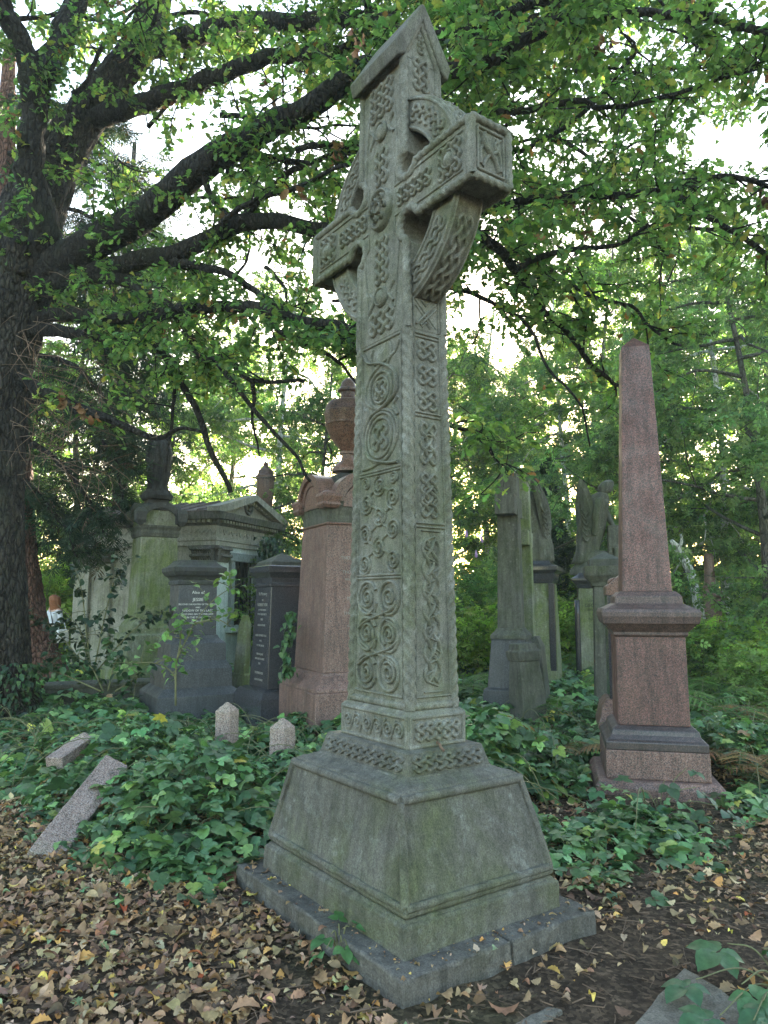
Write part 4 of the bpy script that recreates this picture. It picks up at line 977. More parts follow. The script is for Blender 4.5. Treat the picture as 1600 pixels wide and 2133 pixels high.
def far_column():
    Yc = 16; x, y = base_xy(1481, Yc); o = thing('broken_column', 'distant red granite broken column on a square pedestal among the shrubs', 'monument', (x, y, 0), R(-20)); s = 1 / pxm(Yc); z = lambda p: Zat(p, Yc)
    block('pedestal', M['urngran'], o, [(-.1, 20 * s), (z(1246), 18 * s), (z(1244), 22 * s), (z(1240), 24 * s), (z(1234), 24 * s), (z(1230), 16 * s)], bevel=.01)
    mb = MB(); mb.lathe([(14 * s, z(1230) + .001), (14 * s, z(1222)), (11 * s, z(1218)), (10 * s, z(1170)), (9.5 * s, z(1158)), (6 * s, z(1153))], 20); mb.build('column', M['urngran'], o, auto=35)
far_column()
# far pink gravestone slivers behind the angel
x, y = base_xy(1216, 19); o = thing('headstone', 'small pink headstone far behind the bending angel', 'headstone', (x, y, 0), R(-15)); s = 1 / pxm(19)
block('slab', M['pinkdull'], o, [(-.1, 12 * s), (Zat(1118, 19), 12 * s), (Zat(1092, 19), 7 * s)], bevel=.02, hy=.4); block('base', M['pinkdull'], o, [(-.1, 20 * s), (.25, 18 * s)], bevel=.02)
# ---------------------------------------------------------------- kerb posts and stones
def post(label, px, py, Y, W, H, rot, name='kerb_post', lab_mat='postgran'):
    p = at(px, py, Y); o = thing(name, label, 'stone post', p, 0, None); o.rotation_euler = rot
    h = W / 2; mb = MB(); mb.loft([(-H, h, h), (-.09, h, h), (-.075, h * .985, h * .985), (0, .012, .012)]); b = mb.build('post', M[lab_mat], o, bevel=.006, worn=(5, .012, .05)); return o
post('short pink granite post with pointed top, among brambles in front of the grey pedestal tomb', 474, 1463, 7.3, .165, .8, (R(2), R(1), R(-20)))
post('short pink granite post with pointed top, beside the corner of the cross pedestal', 589, 1496, 6.7, .165, .8, (R(-2), R(-2), R(-30)))
post('small tilted granite post half buried in brambles at far left', 176, 1526, 6.9, .16, .7, (R(4), R(8), R(-25)))
# fallen post: lies on its side, nearer end at lower left
P0, P1 = at(112, 1765, 4.95), at(242, 1592, 6.05); ax = (P1 - P0); L = ax.length
o = thing('fallen_kerb_post', 'fallen pink granite post lying slantwise on the leaf litter at left', 'stone post', P0); q = ax.to_track_quat('Z', 'Y'); o.rotation_euler = (q @ Matrix.Rotation(R(28), 3, 'Z').to_quaternion()).to_euler()
mb = MB(); mb.loft([(-.02, .1, .1), (.22, .1, .1), (L - .1, .095, .095), (L, .03, .03)]); mb.build('post', M['postgran'], o, bevel=.007, worn=(5, .014, .06))
mb = MB(); mb.loft([(-.24, .098, .098), (-.026, .1, .1)]); mb.build('broken_foot', M['postgran'], o, bevel=.007)
P0, P1 = at(120, 1592, 6.5), at(176, 1552, 6.9); ax = P1 - P0
o = thing('fallen_kerb_post', 'small fallen granite post nearly covered by brambles', 'stone post', P0); o.rotation_euler = ax.to_track_quat('Z', 'Y').to_euler()
mb = MB(); mb.loft([(-.05, .08, .08), (ax.length + .05, .08, .08), (ax.length + .11, .02, .02)]); mb.build('post', M['postgran'], o, bevel=.007, worn=(5, .014, .06))
# low wall behind the brambles, at left
def kerbwall(name, label, pa, pb, Y0, Y1, ztop, th, mat, dz=.5, cap=True):
    a, b = gp(pa[0], pa[1], ztop), gp(pb[0], pb[1], ztop); a, b = at(pa[0], pa[1], Y0), at(pb[0], pb[1], Y1)
    d = b - a; d.z = 0; o = thing(name, label, 'low wall', ((a.x + b.x) / 2, (a.y + b.y) / 2, 0), math.atan2(d.y, d.x)); z1 = (a.z + b.z) / 2
    mb = MB(); mb.box((0, 0, (z1 - .09) / 2 - .05), (d.length / 2, th / 2, (z1 - .09) / 2 + .05)); mb.build('wall_body', mat, o, bevel=.012)
    mb = MB(); mb.loft([(z1 - .0895, d.length / 2 + .02, th / 2 + .03), (z1 - .03, d.length / 2 + .02, th / 2 + .03), (z1, d.length / 2, th / 2 - .02)]); mb.build('coping', mat, o, bevel=.012)
kerbwall('low_wall', 'low grey stone plot wall with coping between the oak and the grey pedestal tomb', (95, 1424), (318, 1410), 10.6, 11.2, .3, .2, M['greystone'])
x, y = base_xy(46, 12.6); o = thing('headstone', 'small pale weathered stone between the oak and the reddish trunk', 'headstone', (x, y, 0), R(10))
mb = MB(); z1 = Zat(1352, 12.6); mb.loft([(-.1, .22, .14), (z1 - .12, .16, .1), (z1 - .03, .1, .07), (z1, .04, .03)]); mb.build('stone', M['maus'], o, bevel=.03)
# mossy leaning slab against the black pillar
P = at(497, 1440, 10.9); o = thing('leaning_slab', 'narrow mossy stone slab leaning between the mausoleum and the black pillar', 'stone slab', (P.x, P.y, 0)); o.rotation_euler = (R(3), R(7), R(-30))
mb = MB(); mb.loft([(-.1, .13, .07), (.55, .125, .065), (.56, .105, .06), (1.25, .085, .05), (1.4, .03, .04)]); mb.build('slab', M['mossy'], o, bevel=.02)
# kerb stones on the ground, right
def flat(label, corners, th, name='kerb_stone'):
    P = [gp(px, py, .03) for px, py in corners]; c = sum(P, Vector()) / len(P); o = thing(name, label, 'kerb stone', (c.x, c.y, 0))
    mb = MB(); mb.prism([(p.x - c.x, p.y - c.y) for p in P], lambda u, v, d: (u, v, d), -.1, th); mb.build('stone', M['slab'], o, bevel=.008, worn=(4, .014, .08))
flat('flat grey stone slab lying in the soil at the bottom right corner', [(1425, 2015), (1570, 2105), (1640, 2330), (1150, 2330)], .035)
flat('narrow worn stone kerb almost buried near the slab corner', [(1140, 2085), (1172, 2094), (1010, 2190), (950, 2190)], .014)
a = at(1578, 1832, 5.2); o = thing('kerb_stone', 'upright end of a mossy kerb stone at the right edge', 'kerb stone', (a.x, a.y, 0), R(40)); mb = MB(); mb.loft([(-.1, .4, .09), (a.z - .02, .4, .085), (a.z, .385, .075)], .36, 0); mb.build('stone', M['kerb'], o, bevel=.012)
SUN_AZ = R(6.7)
# ================================================================= VEGETATION
def palette(n, cols, wts, jit=.22):
    w = np.array(wts, float); idx = RNG.choice(len(cols), n, p=w / w.sum())
    c = np.array(cols)[idx]; return np.clip(c * np.exp(RNG.normal(0, jit, (n, 1))) * np.exp(RNG.normal(0, .07, (n, 3))), .004, .9)
def pl3(pts):
    """limb survey (picture x, y, distance) -> smooth 3-D path"""
    P = [tuple(at(x, y, Y)) for x, y, Y in pts]; n = max(8, int(sum(math.dist(a, b) for a, b in zip(P[:-1], P[1:])) / .09))
    return smooth_path(P, n)
def wob(P, a):
    n = len(P); k = RNG.normal(0, a, (n, 3)); k = (np.roll(k, 1, 0) + k + np.roll(k, -1, 0)) / 2; k[0] = 0; k[-1] = 0; return P + k
def twig(P0, d, L, n=6, sag=.25):
    d = d / np.linalg.norm(d); pts = [P0]; 
    for i in range(n - 1):
        d = d + RNG.normal(0, .16, 3) + np.array([0, 0, -sag * .1]); d /= np.linalg.norm(d); pts.append(pts[-1] + d * L / (n - 1))
    return np.array(pts)
def leaves_on(paths, per_m, size, jitter=.05, up=.3, start=.15):
    """leaf frames along twigs"""
    pos = []; az = []; tl = []
    for P in paths:
        L = np.linalg.norm(np.diff(P, axis=0), axis=1).sum(); k = max(1, RNG.poisson(L * per_m))
        t = start + (1 - start) * RNG.random(k); x = t * (len(P) - 1); i = np.minimum(x.astype(int), len(P) - 2); f = (x - i)[:, None]
        q = P[i] * (1 - f) + P[i + 1] * f; d = P[i + 1] - P[i]; a = np.arctan2(d[:, 1], d[:, 0]) + RNG.normal(0, 1.1, k)
        pos.append(q + RNG.normal(0, jitter, (k, 3))); az.append(a); tl.append(-.35 + RNG.normal(0, .5, k))
    pos = np.concatenate(pos); az = np.concatenate(az); tl = np.concatenate(tl); n = len(pos)
    return pos, rotmats(az, tl, RNG.normal(0, .55, n)), size * RNG.uniform(.65, 1.3, n)
# ---------------------------------------------------------------- the oak
def oak():
    b = at(-8, 1480, 9.5); o = thing('oak_tree', 'big dark oak at the left edge whose long limbs spread over the whole scene', 'tree', (b.x, b.y, 0))
    off = np.array([b.x, b.y, 0])
    rp = lambda px, Y: px / F * Y
    tr = pl3([(-12, 1500, 9.5), (-12, 1380, 9.5), (-14, 1200, 9.5), (-14, 1000, 9.5), (-8, 850, 9.5), (5, 720, 9.5), (28, 620, 9.5), (45, 560, 9.5), (62, 470, 9.5), (110, 350, 9.6), (180, 240, 9.7), (250, 150, 9.8), (310, 60, 9.9), (330, -60, 10)]) - off
    tr[0][2] = -.15; mb = MB()
    rr = [rp(q, 9.5) for q in (92, 66, 58, 58, 60, 66, 78, 86, 66, 52, 42, 38, 36, 34)]
    mb.tube(wob(tr, .012), rr, 44, 9, .25, .07, .022)
    mb.build('trunk', M['oakbark'], o, smooth=True)
    limbs = [  # (survey points, start radius, end radius in picture units)
        ([(85, 590, 9.4), (150, 535, 9.1), (214, 499, 8.8), (309, 442, 8.3), (428, 342, 7.7), (523, 280, 7.3), (618, 238, 7.0), (690, 190, 6.7), (760, 140, 6.5), (850, 150, 6.3), (940, 148, 6.1), (1022, 132, 5.9), (1105, 74, 5.8), (1187, 37, 5.7), (1311, 27, 5.6), (1456, 33, 5.5), (1538, 54, 5.4), (1640, 80, 5.3)], 42, 9),
        ([(95, 560, 9.3), (85, 470, 9.0), (66, 340, 8.8), (70, 230, 8.6), (55, 130, 8.4), (15, 40, 8.2), (-20, -60, 8.0)], 34, 22),
        ([(70, 230, 8.8), (85, 180, 8.8), (120, 90, 8.9), (150, 10, 9.0), (165, -80, 9.2)], 28, 24),
        ([(285, 110, 9.8), (350, 92, 9.3), (404, 76, 8.8), (499, 47, 8.2), (617, 45, 7.6), (760, 43, 7.0), (880, 70, 6.6), (960, 70, 6.4), (1040, 35, 6.2), (1110, 8, 6.0), (1220, -30, 5.8)], 24, 10),
        ([(190, 245, 9.7), (280, 222, 9.2), (370, 190, 8.8), (451, 157, 8.3), (546, 123, 7.9), (640, 112, 7.6), (703, 105, 7.3), (760, 60, 7.1), (765, -30, 7.0)], 24, 9),
        ([(70, 620, 9.4), (130, 590, 9.2), (200, 565, 9.0), (285, 546, 8.7), (404, 513, 8.2), (499, 465, 7.8), (570, 463, 7.5), (680, 478, 7.1), (800, 470, 6.8), (920, 480, 6.6), (1002, 495, 6.5), (1064, 549, 6.6), (1117, 619, 6.9), (1187, 701, 7.2), (1245, 773, 7.5), (1295, 806, 7.6)], 24, 4),
        ([(60, 670, 9.4), (128, 657, 9.2), (285, 660, 8.6), (404, 641, 8.1), (523, 641, 7.6), (641, 670, 7.2), (750, 684, 6.8), (840, 690, 6.6)], 17, 8),
        ([(200, 575, 9.0), (262, 587, 8.8), (363, 649, 8.5), (394, 697, 8.4), (420, 745, 8.2), (477, 745, 8.0), (525, 793, 7.9), (634, 793, 7.6)], 15, 4),
        ([(440, 745, 8.15), (455, 758, 8.1), (525, 850, 7.9), (604, 937, 7.7), (647, 1003, 7.6)], 8, 3),
        ([(50, 690, 9.4), (118, 688, 9.2), (219, 710, 9.0), (306, 719, 8.8), (346, 745, 8.7), (372, 784, 8.7), (415, 872, 8.6), (459, 981, 8.6), (481, 1025, 8.6)], 15, 5),
        ([(40, 790, 9.4), (80, 810, 9.2), (153, 841, 9.0), (240, 880, 8.8), (328, 909, 8.7), (372, 893, 8.6), (420, 900, 8.5)], 15, 3),
        ([(360, 545, 8.3), (402, 552, 8.2), (481, 574, 7.9), (569, 631, 7.6), (634, 675, 7.3), (700, 710, 7.1), (760, 745, 6.9)], 11, 4),
        ([(900, 260, 6.3), (1002, 239, 6.2), (1105, 227, 6.1), (1208, 210, 6.0), (1249, 223, 6.0), (1332, 214, 5.9), (1435, 186, 5.8), (1517, 161, 5.8), (1640, 130, 5.7)], 9, 4),
        ([(880, 470, 6.6), (1022, 437, 6.5), (1126, 412, 6.4), (1249, 408, 6.3), (1394, 396, 6.2), (1497, 367, 6.1), (1620, 392, 6.0)], 11, 6),
        ([(1394, 400, 6.2), (1456, 441, 6.1), (1538, 487, 6.0), (1620, 550, 6.0)], 8, 6),
        ([(1080, 560, 6.4), (1117, 536, 6.4), (1208, 516, 6.3), (1290, 511, 6.3), (1352, 466, 6.2)], 9, 4),
        ([(1110, 540, 6.6), (1126, 553, 6.7), (1229, 610, 7.2), (1311, 639, 7.4), (1352, 681, 7.5), (1420, 720, 7.5)], 7, 3),
        ([(870, 590, 6.9), (940, 600, 6.8), (1022, 625, 6.7), (1105, 682, 6.6), (1146, 765, 6.5), (1208, 847, 6.5), (1229, 930, 6.5)], 7, 2),
        ([(880, 860, 7.2), (940, 885, 7.1), (1002, 905, 7.0), (1022, 950, 7.0), (1064, 990, 7.0)], 6, 2),
        ([(470, 380, 7.9), (490, 330, 7.8), (560, 330, 7.5), (640, 345, 7.2), (700, 320, 7.0), (755, 315, 6.9)], 10, 5),
        ([(500, 465, 7.8), (560, 400, 7.5), (600, 360, 7.3), (640, 345, 7.2)], 10, 6),
        ([(430, 370, 7.7), (445, 420, 7.7), (480, 450, 7.6)], 9, 4),
        ([(540, 640, 7.6), (600, 700, 7.4), (690, 740, 7.2), (745, 800, 7.1)], 7, 3),
        ([(525, 793, 7.9), (530, 830, 7.9), (525, 880, 7.9), (540, 950, 7.9)], 6, 2),
        ([(346, 745, 8.7), (362, 830, 8.7), (350, 930, 8.7), (345, 985, 8.7)], 6, 2),
    ]
    mb = MB(); mt = MB(); tw = []; brown = []
    paths = []
    for li, (pts, r0, r1) in enumerate(limbs):
        P = pl3(pts) - off; Y0, Y1 = pts[0][2], pts[-1][2]
        m = len(P); rad = np.linspace(0, 1, m); rad = rp(r1, Y1) + max(0, rp(r0, Y0) - rp(r1, Y1)) * (1 - rad) ** (2.1 if li == 0 else 1.35)
        Pw = wob(P, .011 + .10 * rp(r1, Y1)); mb.tube(Pw, rad, 12 if r0 > 12 else 7, 5 if r0 > 12 else 0, 1.5, .05, .03 if r0 > 12 else .02)
        paths.append((Pw, 1.0))
    # further boughs of the crown, higher up and behind
    for i in range(50):
        px0 = RNG.uniform(60, 1500); Yd = RNG.uniform(6.8, 12.5); py0 = RNG.uniform(-300, 600)
        if px0 > 1000 and py0 > 420: py0 -= 250
        P = twig(np.array(at(px0 - 60, py0 + 40, Yd)) - off, np.array([1.0, -.35 * RNG.random() - .05, RNG.normal(.02, .2)]), RNG.uniform(1.6, 3.2), 22, .1)
        mb.tube(P, np.linspace(.035, .010, len(P)), 6, 0, 0, 0, .03); paths.append((P, .8))
    for i in range(34):
        px0 = RNG.uniform(850, 1500); Yd = RNG.uniform(7.2, 12); py0 = RNG.uniform(-150, 470)
        P = twig(np.array(at(px0 - 60, py0 + 40, Yd)) - off, np.array([1.0, -.2 * RNG.random(), RNG.normal(.02, .2)]), RNG.uniform(1.4, 2.6), 20, .1)
        mb.tube(P, np.linspace(.025, .008, len(P)), 6, 0, 0, 0, .03); paths.append((P, .85))
    for P, dens in paths:
        seg = np.linalg.norm(np.diff(P, axis=0), axis=1); L = seg.sum(); n = int(L * 6.2 * dens)
        for t in RNG.random(n) ** .75:
            i = min(int(t * (len(P) - 1)), len(P) - 2); q = P[i]; d = P[i + 1] - P[i]; d /= np.linalg.norm(d) + 1e-9
            w_ = q + off
            if w_[0] < -4.9 and w_[2] < 3.3 and RNG.random() < .7: continue
            e = RNG.normal(0, 1, 3); e[2] = e[2] * .55; e = e / np.linalg.norm(e); dd = e + d * .5 + np.array([0, 0, .05])
            T = twig(q, dd, RNG.uniform(.3, .95), 7)
            wt = T + off
            if np.any(wt[:, 1] < 5.0): continue
            lo = wt[:, 2].min(); wx = wt[3, 0]; wy = wt[3, 1]
            if lo < 3.35 and wx < -.2 and RNG.random() < .85: continue
            if lo < 3.95 and -3.5 < wx < 0 and wy < 9.6: continue
            if lo < 4.0 and 1.5 < wx < 3.3 and wy < 7.4: continue
            mt.tube(T, np.linspace(.012, .0035, 7), 4)
            (brown if (w_[0] < -3.0 and w_[2] < 4.2 and RNG.random() < .3) or RNG.random() < .03 else tw).append(T[1:])
            for _ in range(2):
                j = RNG.integers(2, 6); T2 = twig(T[j], RNG.normal(0, 1, 3) * [1, 1, .6] + (T[j] - T[j - 1]) * 3, RNG.uniform(.2, .5), 5)
                mt.tube(T2, np.linspace(.006, .003, 5), 3); tw.append(T2)
    mb.build('limbs', M['limbbark'], o, smooth=True); mt.build('twigs', M['limbbark'], o, smooth=True)
    pos, rot, sc = leaves_on(tw, 42, .096, .04)
    col = palette(len(pos), [(.085, .16, .056), (.13, .225, .07), (.19, .285, .085), (.30, .32, .08), (.24, .12, .05)], [4, 5, 2.5, .7, .15])
    scatter('crown', *OAK, pos, rot, sc, col, M['oakleaf'], o)
    pos, rot, sc = leaves_on(brown, 22, .12, .03); rot = rotmats(RNG.uniform(0, 6.28, len(pos)), RNG.normal(-1.0, .3, len(pos)), RNG.normal(0, .9, len(pos)))
    scatter('withered_leaves', *LITTER[1], pos, rot, sc, palette(len(pos), [(.20, .10, .05), (.28, .16, .09), (.13, .07, .04)], [1, 1, 1]), M['litter'], o)
    # bare hanging twigs round the trunk
    mt = MB()
    for i in range(160):
        q = np.array(at(RNG.uniform(20, 230), RNG.uniform(560, 1000), RNG.uniform(8.9, 9.6))) - off
        mt.tube(twig(q, RNG.normal(0, 1, 3) * [1, .5, .6] + [.6, 0, -.25], RNG.uniform(.3, .9), 7, .4), np.linspace(.006, .002, 7), 3)
    mt.build('bare_twigs', M['twig'], o, smooth=True)
    print('oak leaves', len(tw))
oak()
# ---------------------------------------------------------------- dark conifer behind the oak
def yew():
    b = at(78, 1385, 13); o = thing('conifer_tree', 'dark drooping conifer with a reddish leaning trunk, behind the oak', 'tree', (b.x, b.y, 0)); off = np.array([b.x, b.y, 0])
    P = pl3([(88, 1420, 13), (66, 1340, 13), (46, 1240, 13), (34, 1120, 13), (28, 980, 13), (20, 820, 13), (10, 600, 13), (10, 350, 13), (20, 100, 13)]) - off; P[0][2] = -.2
    mb = MB(); mb.tube(P, [.44, .36, .33, .32, .31, .29, .24, .19, .1], 18, 7, .6, .07, .02); mb.build('trunk', M['redbark'], o, smooth=True)
    mb = MB(); tw = []
    bl = [[(30, 620), (140, 640), (215, 700), (270, 790)], [(30, 730), (150, 760), (230, 850), (265, 930)], [(25, 830), (140, 850), (230, 940), (255, 1040)], [(30, 900), (120, 960), (190, 1050), (215, 1110)], [(30, 980), (90, 1040), (140, 1110), (160, 1160)],
          [(20, 520), (120, 540), (220, 590), (280, 660)], [(20, 420), (130, 430), (240, 480), (330, 560)], [(15, 680), (-60, 720), (-120, 800)], [(20, 860), (-50, 920), (-90, 1000)], [(20, 320), (140, 320), (260, 370), (340, 430)], [(20, 200), (130, 220), (250, 260)], [(30, 560), (180, 600), (260, 640), (300, 720)]]
    for q in bl:
        for dy in (-.5, .3):
            Y0 = 12.9; pts = [(x, y, Y0 + dy * (i + .3) * .6) for i, (x, y) in enumerate(q)]
            A = pl3(pts) - off; mb.tube(wob(A, .01), np.linspace(.055, .012, 8), 7)
            for t in RNG.random(int(30)):
                i = 2 + int(t * (len(A) - 3)); T = twig(A[i], RNG.normal(0, 1, 3) * [1, 1, .4] + [.2, 0, -.5], RNG.uniform(.35, .9), 6, 1.2)
                mb.tube(T, np.linspace(.006, .002, 6), 3); tw.append(T)
    mb.build('limbs', M['limbbark'], o, smooth=True)
    pos, rot, sc = leaves_on(tw, 17, .27, .06)
    scatter('crown', *NEEDLE, pos, rot, sc, palette(len(pos), [(.02, .042, .024), (.032, .06, .03), (.05, .08, .034), (.09, .06, .035)], [4, 4, 1.5, .4]), M['conifer'], o)
yew()
# ---------------------------------------------------------------- woodland trees behind
def crown_tree(name, H, RX, zlow, n_cl, per, size, cols, wts, bark, droop=.1, trunk_r=.16, tmpl=SPRAY, clr=.5):
    root = bpy.data.objects.new(name, None); COL.objects.link(root)
    P = smooth_path([(0, 0, -.3), (RNG.normal(0, .15), RNG.normal(0, .15), H * .3), (RNG.normal(0, .3), RNG.normal(0, .3), H * .6), (RNG.normal(0, .3), RNG.normal(0, .3), H * .95)], 24)
    mb = MB(); mb.tube(P, np.linspace(trunk_r, .03, 24), 10, 0, 0, 0, .02); mb.build('trunk', M[bark], root, smooth=True)
    ml = MB(); tips = []
    nb = 26
    for i in range(nb):
        t = zlow / H + (1 - zlow / H) * (i + .3) / nb; k = min(int(t * 23), 22); q = P[k]
        a = i * 2.4 + RNG.normal(0, .3); prof = math.sin(PI * min(1, .12 + .88 * (t * H - zlow) / (H - zlow + .01))) ** .6
        L = RX * prof * RNG.uniform(.75, 1.1) + .3
        T = twig(q, np.array([math.cos(a), math.sin(a), .45 - droop * 2]), L, 8, droop * 4); ml.tube(T, np.linspace(.045, .01, 8), 5); tips += [T[j] for j in (3, 4, 5, 6, 7, 7)]
        for j in (3, 5):
            T2 = twig(T[j], RNG.normal(0, 1, 3) + (T[j] - T[j - 1]) * 2, L * .45, 6, droop * 4); ml.tube(T2, np.linspace(.018, .006, 6), 4); tips += [T2[3], T2[5]]
    ml.build('limbs', M[bark], root, smooth=True)
    tips = np.array(tips); c = tips[RNG.integers(0, len(tips), n_cl)] + RNG.normal(0, .28 * clr * 2, (n_cl, 3))
    R_ = RNG.uniform(.25, .6, n_cl) * clr * 2
    k = RNG.poisson(per, n_cl); idx = np.repeat(np.arange(n_cl), k); n = len(idx)
    v = RNG.normal(0, 1, (n, 3)); v /= np.linalg.norm(v, axis=1)[:, None]; v *= (RNG.random(n) ** .45)[:, None]
    pos = c[idx] + v * R_[idx][:, None] * [1, 1, .6]
    tone = np.exp(RNG.normal(0, .25, n_cl))[idx][:, None]
    col = np.clip(palette(n, cols, wts) * tone, .004, .8)
    scatter('crown', *tmpl, pos, rotmats(RNG.uniform(0, 6.28, n), RNG.normal(-.3 - droop, .5, n), RNG.normal(0, .5, n)), size * RNG.uniform(.7, 1.25, n), col, M['bgleaf'], root)
    return root
G1 = [(.09, .17, .045), (.14, .24, .055), (.20, .29, .07), (.07, .13, .05)]
G2 = [(.12, .20, .085), (.17, .26, .10), (.22, .30, .11), (.08, .14, .065)]
protos = {
    'broad': crown_tree('broadleaf_tree', 12.5, 3.6, 2.6, 230, 22, .36, G1, [4, 4, 2, 2], 'bgbark', .05),
    'tall': crown_tree('broadleaf_tree', 15, 3.2, 3.2, 230, 22, .34, G1, [3, 4, 3, 1], 'bgbark', .08),
    'birch': crown_tree('birch_tree', 12, 2.8, 1.6, 300, 30, .20, G2, [4, 4, 2, 2], 'birchbark', .25, .12),
    'thick': crown_tree('broadleaf_tree', 9.5, 3.2, .7, 310, 28, .24, G2, [4, 4, 1.5, 2], 'bgbark', .15, .12),
}
used = set()
def plant(kind, px, Y, rz, s, label, dz=0, group='woodland trees behind the graves'):
    if kind in used: o = copy_tree(protos[kind])
    else: o = protos[kind]; used.add(kind)
    x, y = base_xy(px, Y); o.location = (x, y, dz); o.rotation_euler = (0, 0, R(rz)); o.scale = (s, s, s)
    tag(o, label, 'tree', group); return o
for a in [
    ('broad', 150, 23, 20, 1.0, 'leafy green tree beyond the reddish conifer trunk'), ('tall', 330, 26, 110, 1.0, 'tall broadleaf tree rising behind the draped figure'),
    ('broad', 470, 30, 200, 1.1, 'broadleaf tree showing pale sky gaps above the mausoleum gable'), ('birch', 590, 22, 40, 1.15, 'slim white stemmed birch behind the black pillar'),
    ('thick', 655, 19, 300, .85, 'bushy green tree directly behind the pink urn monument'), ('tall', 760, 28, 320, 1.0, 'tall tree standing behind the shaft of the Celtic cross'),
    ('tall', 1085, 35, 15, .8, 'distant tree right of the low sun, above the plain stone crosses'), ('broad', 815, 36, 190, 1.0, 'distant broadleaf tree directly behind the Celtic cross'), ('broad', 915, 30, 280, 1.15, 'broadleaf tree close behind the right edge of the Celtic cross shaft'), ('birch', 1028, 31, 77, 1.3, 'slender birch left of the plain stone crosses, beyond the low sun gap'), ('tall', 940, 37, 45, 1.1, 'farthest tall tree just right of the Celtic cross'), ('broad', 1090, 29, 80, .95, 'broadleaf tree behind the two stone crosses'), ('birch', 1190, 25, 140, 1.1, 'birch between the angels in the background'),
    ('tall', 1300, 23, 250, .95, 'tall tree rising behind the top of the obelisk'), ('thick', 1385, 19, 30, 1.05, 'dense pale green tree just right of the obelisk'),
    ('birch', 1500, 17.5, 210, 1.0, 'fine leaved birch behind the broken column'), ('thick', 1590, 14.5, 120, 1.0, 'dense low branched tree at the right edge'),
    ('tall', 1420, 27, 33, 1.22, 'highest tree rising behind the right side of the obelisk'), ('tall', 1230, 31, 133, 1.25, 'far tall tree seen over the angel monuments'), ('broad', 1640, 21, 60, 1.0, 'large tree filling the far right background'), ('tall', -60, 21, 170, 1.0, 'tall tree glimpsed left of the oak trunk'), ('thick', -330, 19, 210, 1.2, 'bushy tree standing well left of the oak trunk'), ('broad', -620, 20, 110, 1.0, 'broadleaf tree farthest to the left, outside the picture'), ('thick', 60, 27, 70, 1.2, 'bright bushy tree far behind the strolling person')]:
    plant(*a)
# cypress
def cypress():
    x, y = base_xy(1140, 21); o = thing('cypress_tree', 'narrow dark cypress between the two angel monuments', 'tree', (x, y, 0)); n = 5200
    z = RNG.random(n) ** .9 * 5.4; r = .75 * np.sqrt(RNG.random(n)) * np.interp(z, [0, .8, 3.2, 5.4], [.7, 1, .8, .1]) * (1 + .25 * np.sin(z * 5)); a = RNG.uniform(0, 6.28, n)
    mb = MB(); mb.tube([(0, 0, -.2), (0, 0, 2), (0, 0, 5)], [.12, .09, .02], 8); mb.build('trunk', M['bgbark'], o)
    scatter('crown', *SPRAY, np.stack([r * np.cos(a), r * np.sin(a), z + .2], 1), rotmats(a, RNG.normal(.6, .4, n), RNG.normal(0, .6, n)), RNG.uniform(.16, .3, n), palette(n, [(.03, .06, .035), (.045, .08, .045)], [1, 1]), M['conifer'], o)
cypress()
# dark pine trunk in the gap left of the draped figure
def far_pine():
    x, y = base_xy(238, 17); o = thing('pine_tree', 'dark straight pine trunk with hanging sprays left of the draped figure', 'tree', (x, y, 0)); mb = MB()
    mb.tube([(0, 0, -.2), (.03, 0, 4), (-.05, 0, 9), (0, 0, 13)], [.2, .17, .12, .05], 10, 0, 0, 0, .02); mb.build('trunk', M['limbbark'], o, smooth=True)
    tw = []; mb = MB()
    for i in range(70):
        z = RNG.uniform(4.5, 12.5); T = twig(np.array([0, 0, z]), np.array([RNG.normal(), RNG.normal(), .1]), RNG.uniform(.8, 2.2), 9, 1.2); mb.tube(T, np.linspace(.02, .004, 9), 4); tw.append(T)
    mb.build('limbs', M['limbbark'], o); pos, rot, sc = leaves_on(tw, 32, .3, .14)
    scatter('crown', *NEEDLE, pos, rot, sc, palette(len(pos), [(.02, .042, .022), (.035, .06, .03)], [1, 1]), M['conifer'], o)
far_pine()
# ---------------------------------------------------------------- far wood and undergrowth (uncountable)
def mass(name, n, fx, size, cols, wts, mat='bgleaf', tmpl=SPRAY, tone=None):
    pos = fx(n); m = len(pos); c = palette(m, cols, wts)
    if tone is not None: c = c * tone(pos)[:, None]
    o = scatter(name, *tmpl, pos, rotmats(RNG.uniform(0, 6.28, m), RNG.normal(-.2, .55, m), RNG.normal(0, .6, m)), size * RNG.uniform(.6, 1.3, m), c, M[mat]); return tag(o, kind='stuff')
def cloud(p, k, seed):
    return (np.sin(p[:, 0] * k + seed) + np.sin(p[:, 2] * k * 1.3 + seed * 2 + p[:, 0] * .5) + np.sin(p[:, 1] * k * .9 + 1.7 * seed) + np.sin((p[:, 0] + p[:, 2]) * k * 2.1 + seed)) / 2.6
def f_far(n):
    p = np.stack([RNG.uniform(-34, 34, n), RNG.uniform(36, 44, n), RNG.random(n) ** 1.15 * 15], 1)
    sun = np.hypot((p[:, 0] / p[:, 1] - math.tan(SUN_AZ)) * 40, (p[:, 2] - H0) - 4.4) 
    top = 8 + 2.5 * np.sin(p[:, 0] * .55) + 1.5 * np.sin(p[:, 0] * 1.3 + 1)
    return p[(p[:, 2] < top) & (cloud(p, .8, 3.1) > -.35 + .5 * (p[:, 2] / 14)) & ((sun > 1.5) | (RNG.random(n) < .06))]
mass('far_wood', 50000, f_far, .62, G1 + [(.15, .22, .08)], [3, 4, 3, 2, 2])
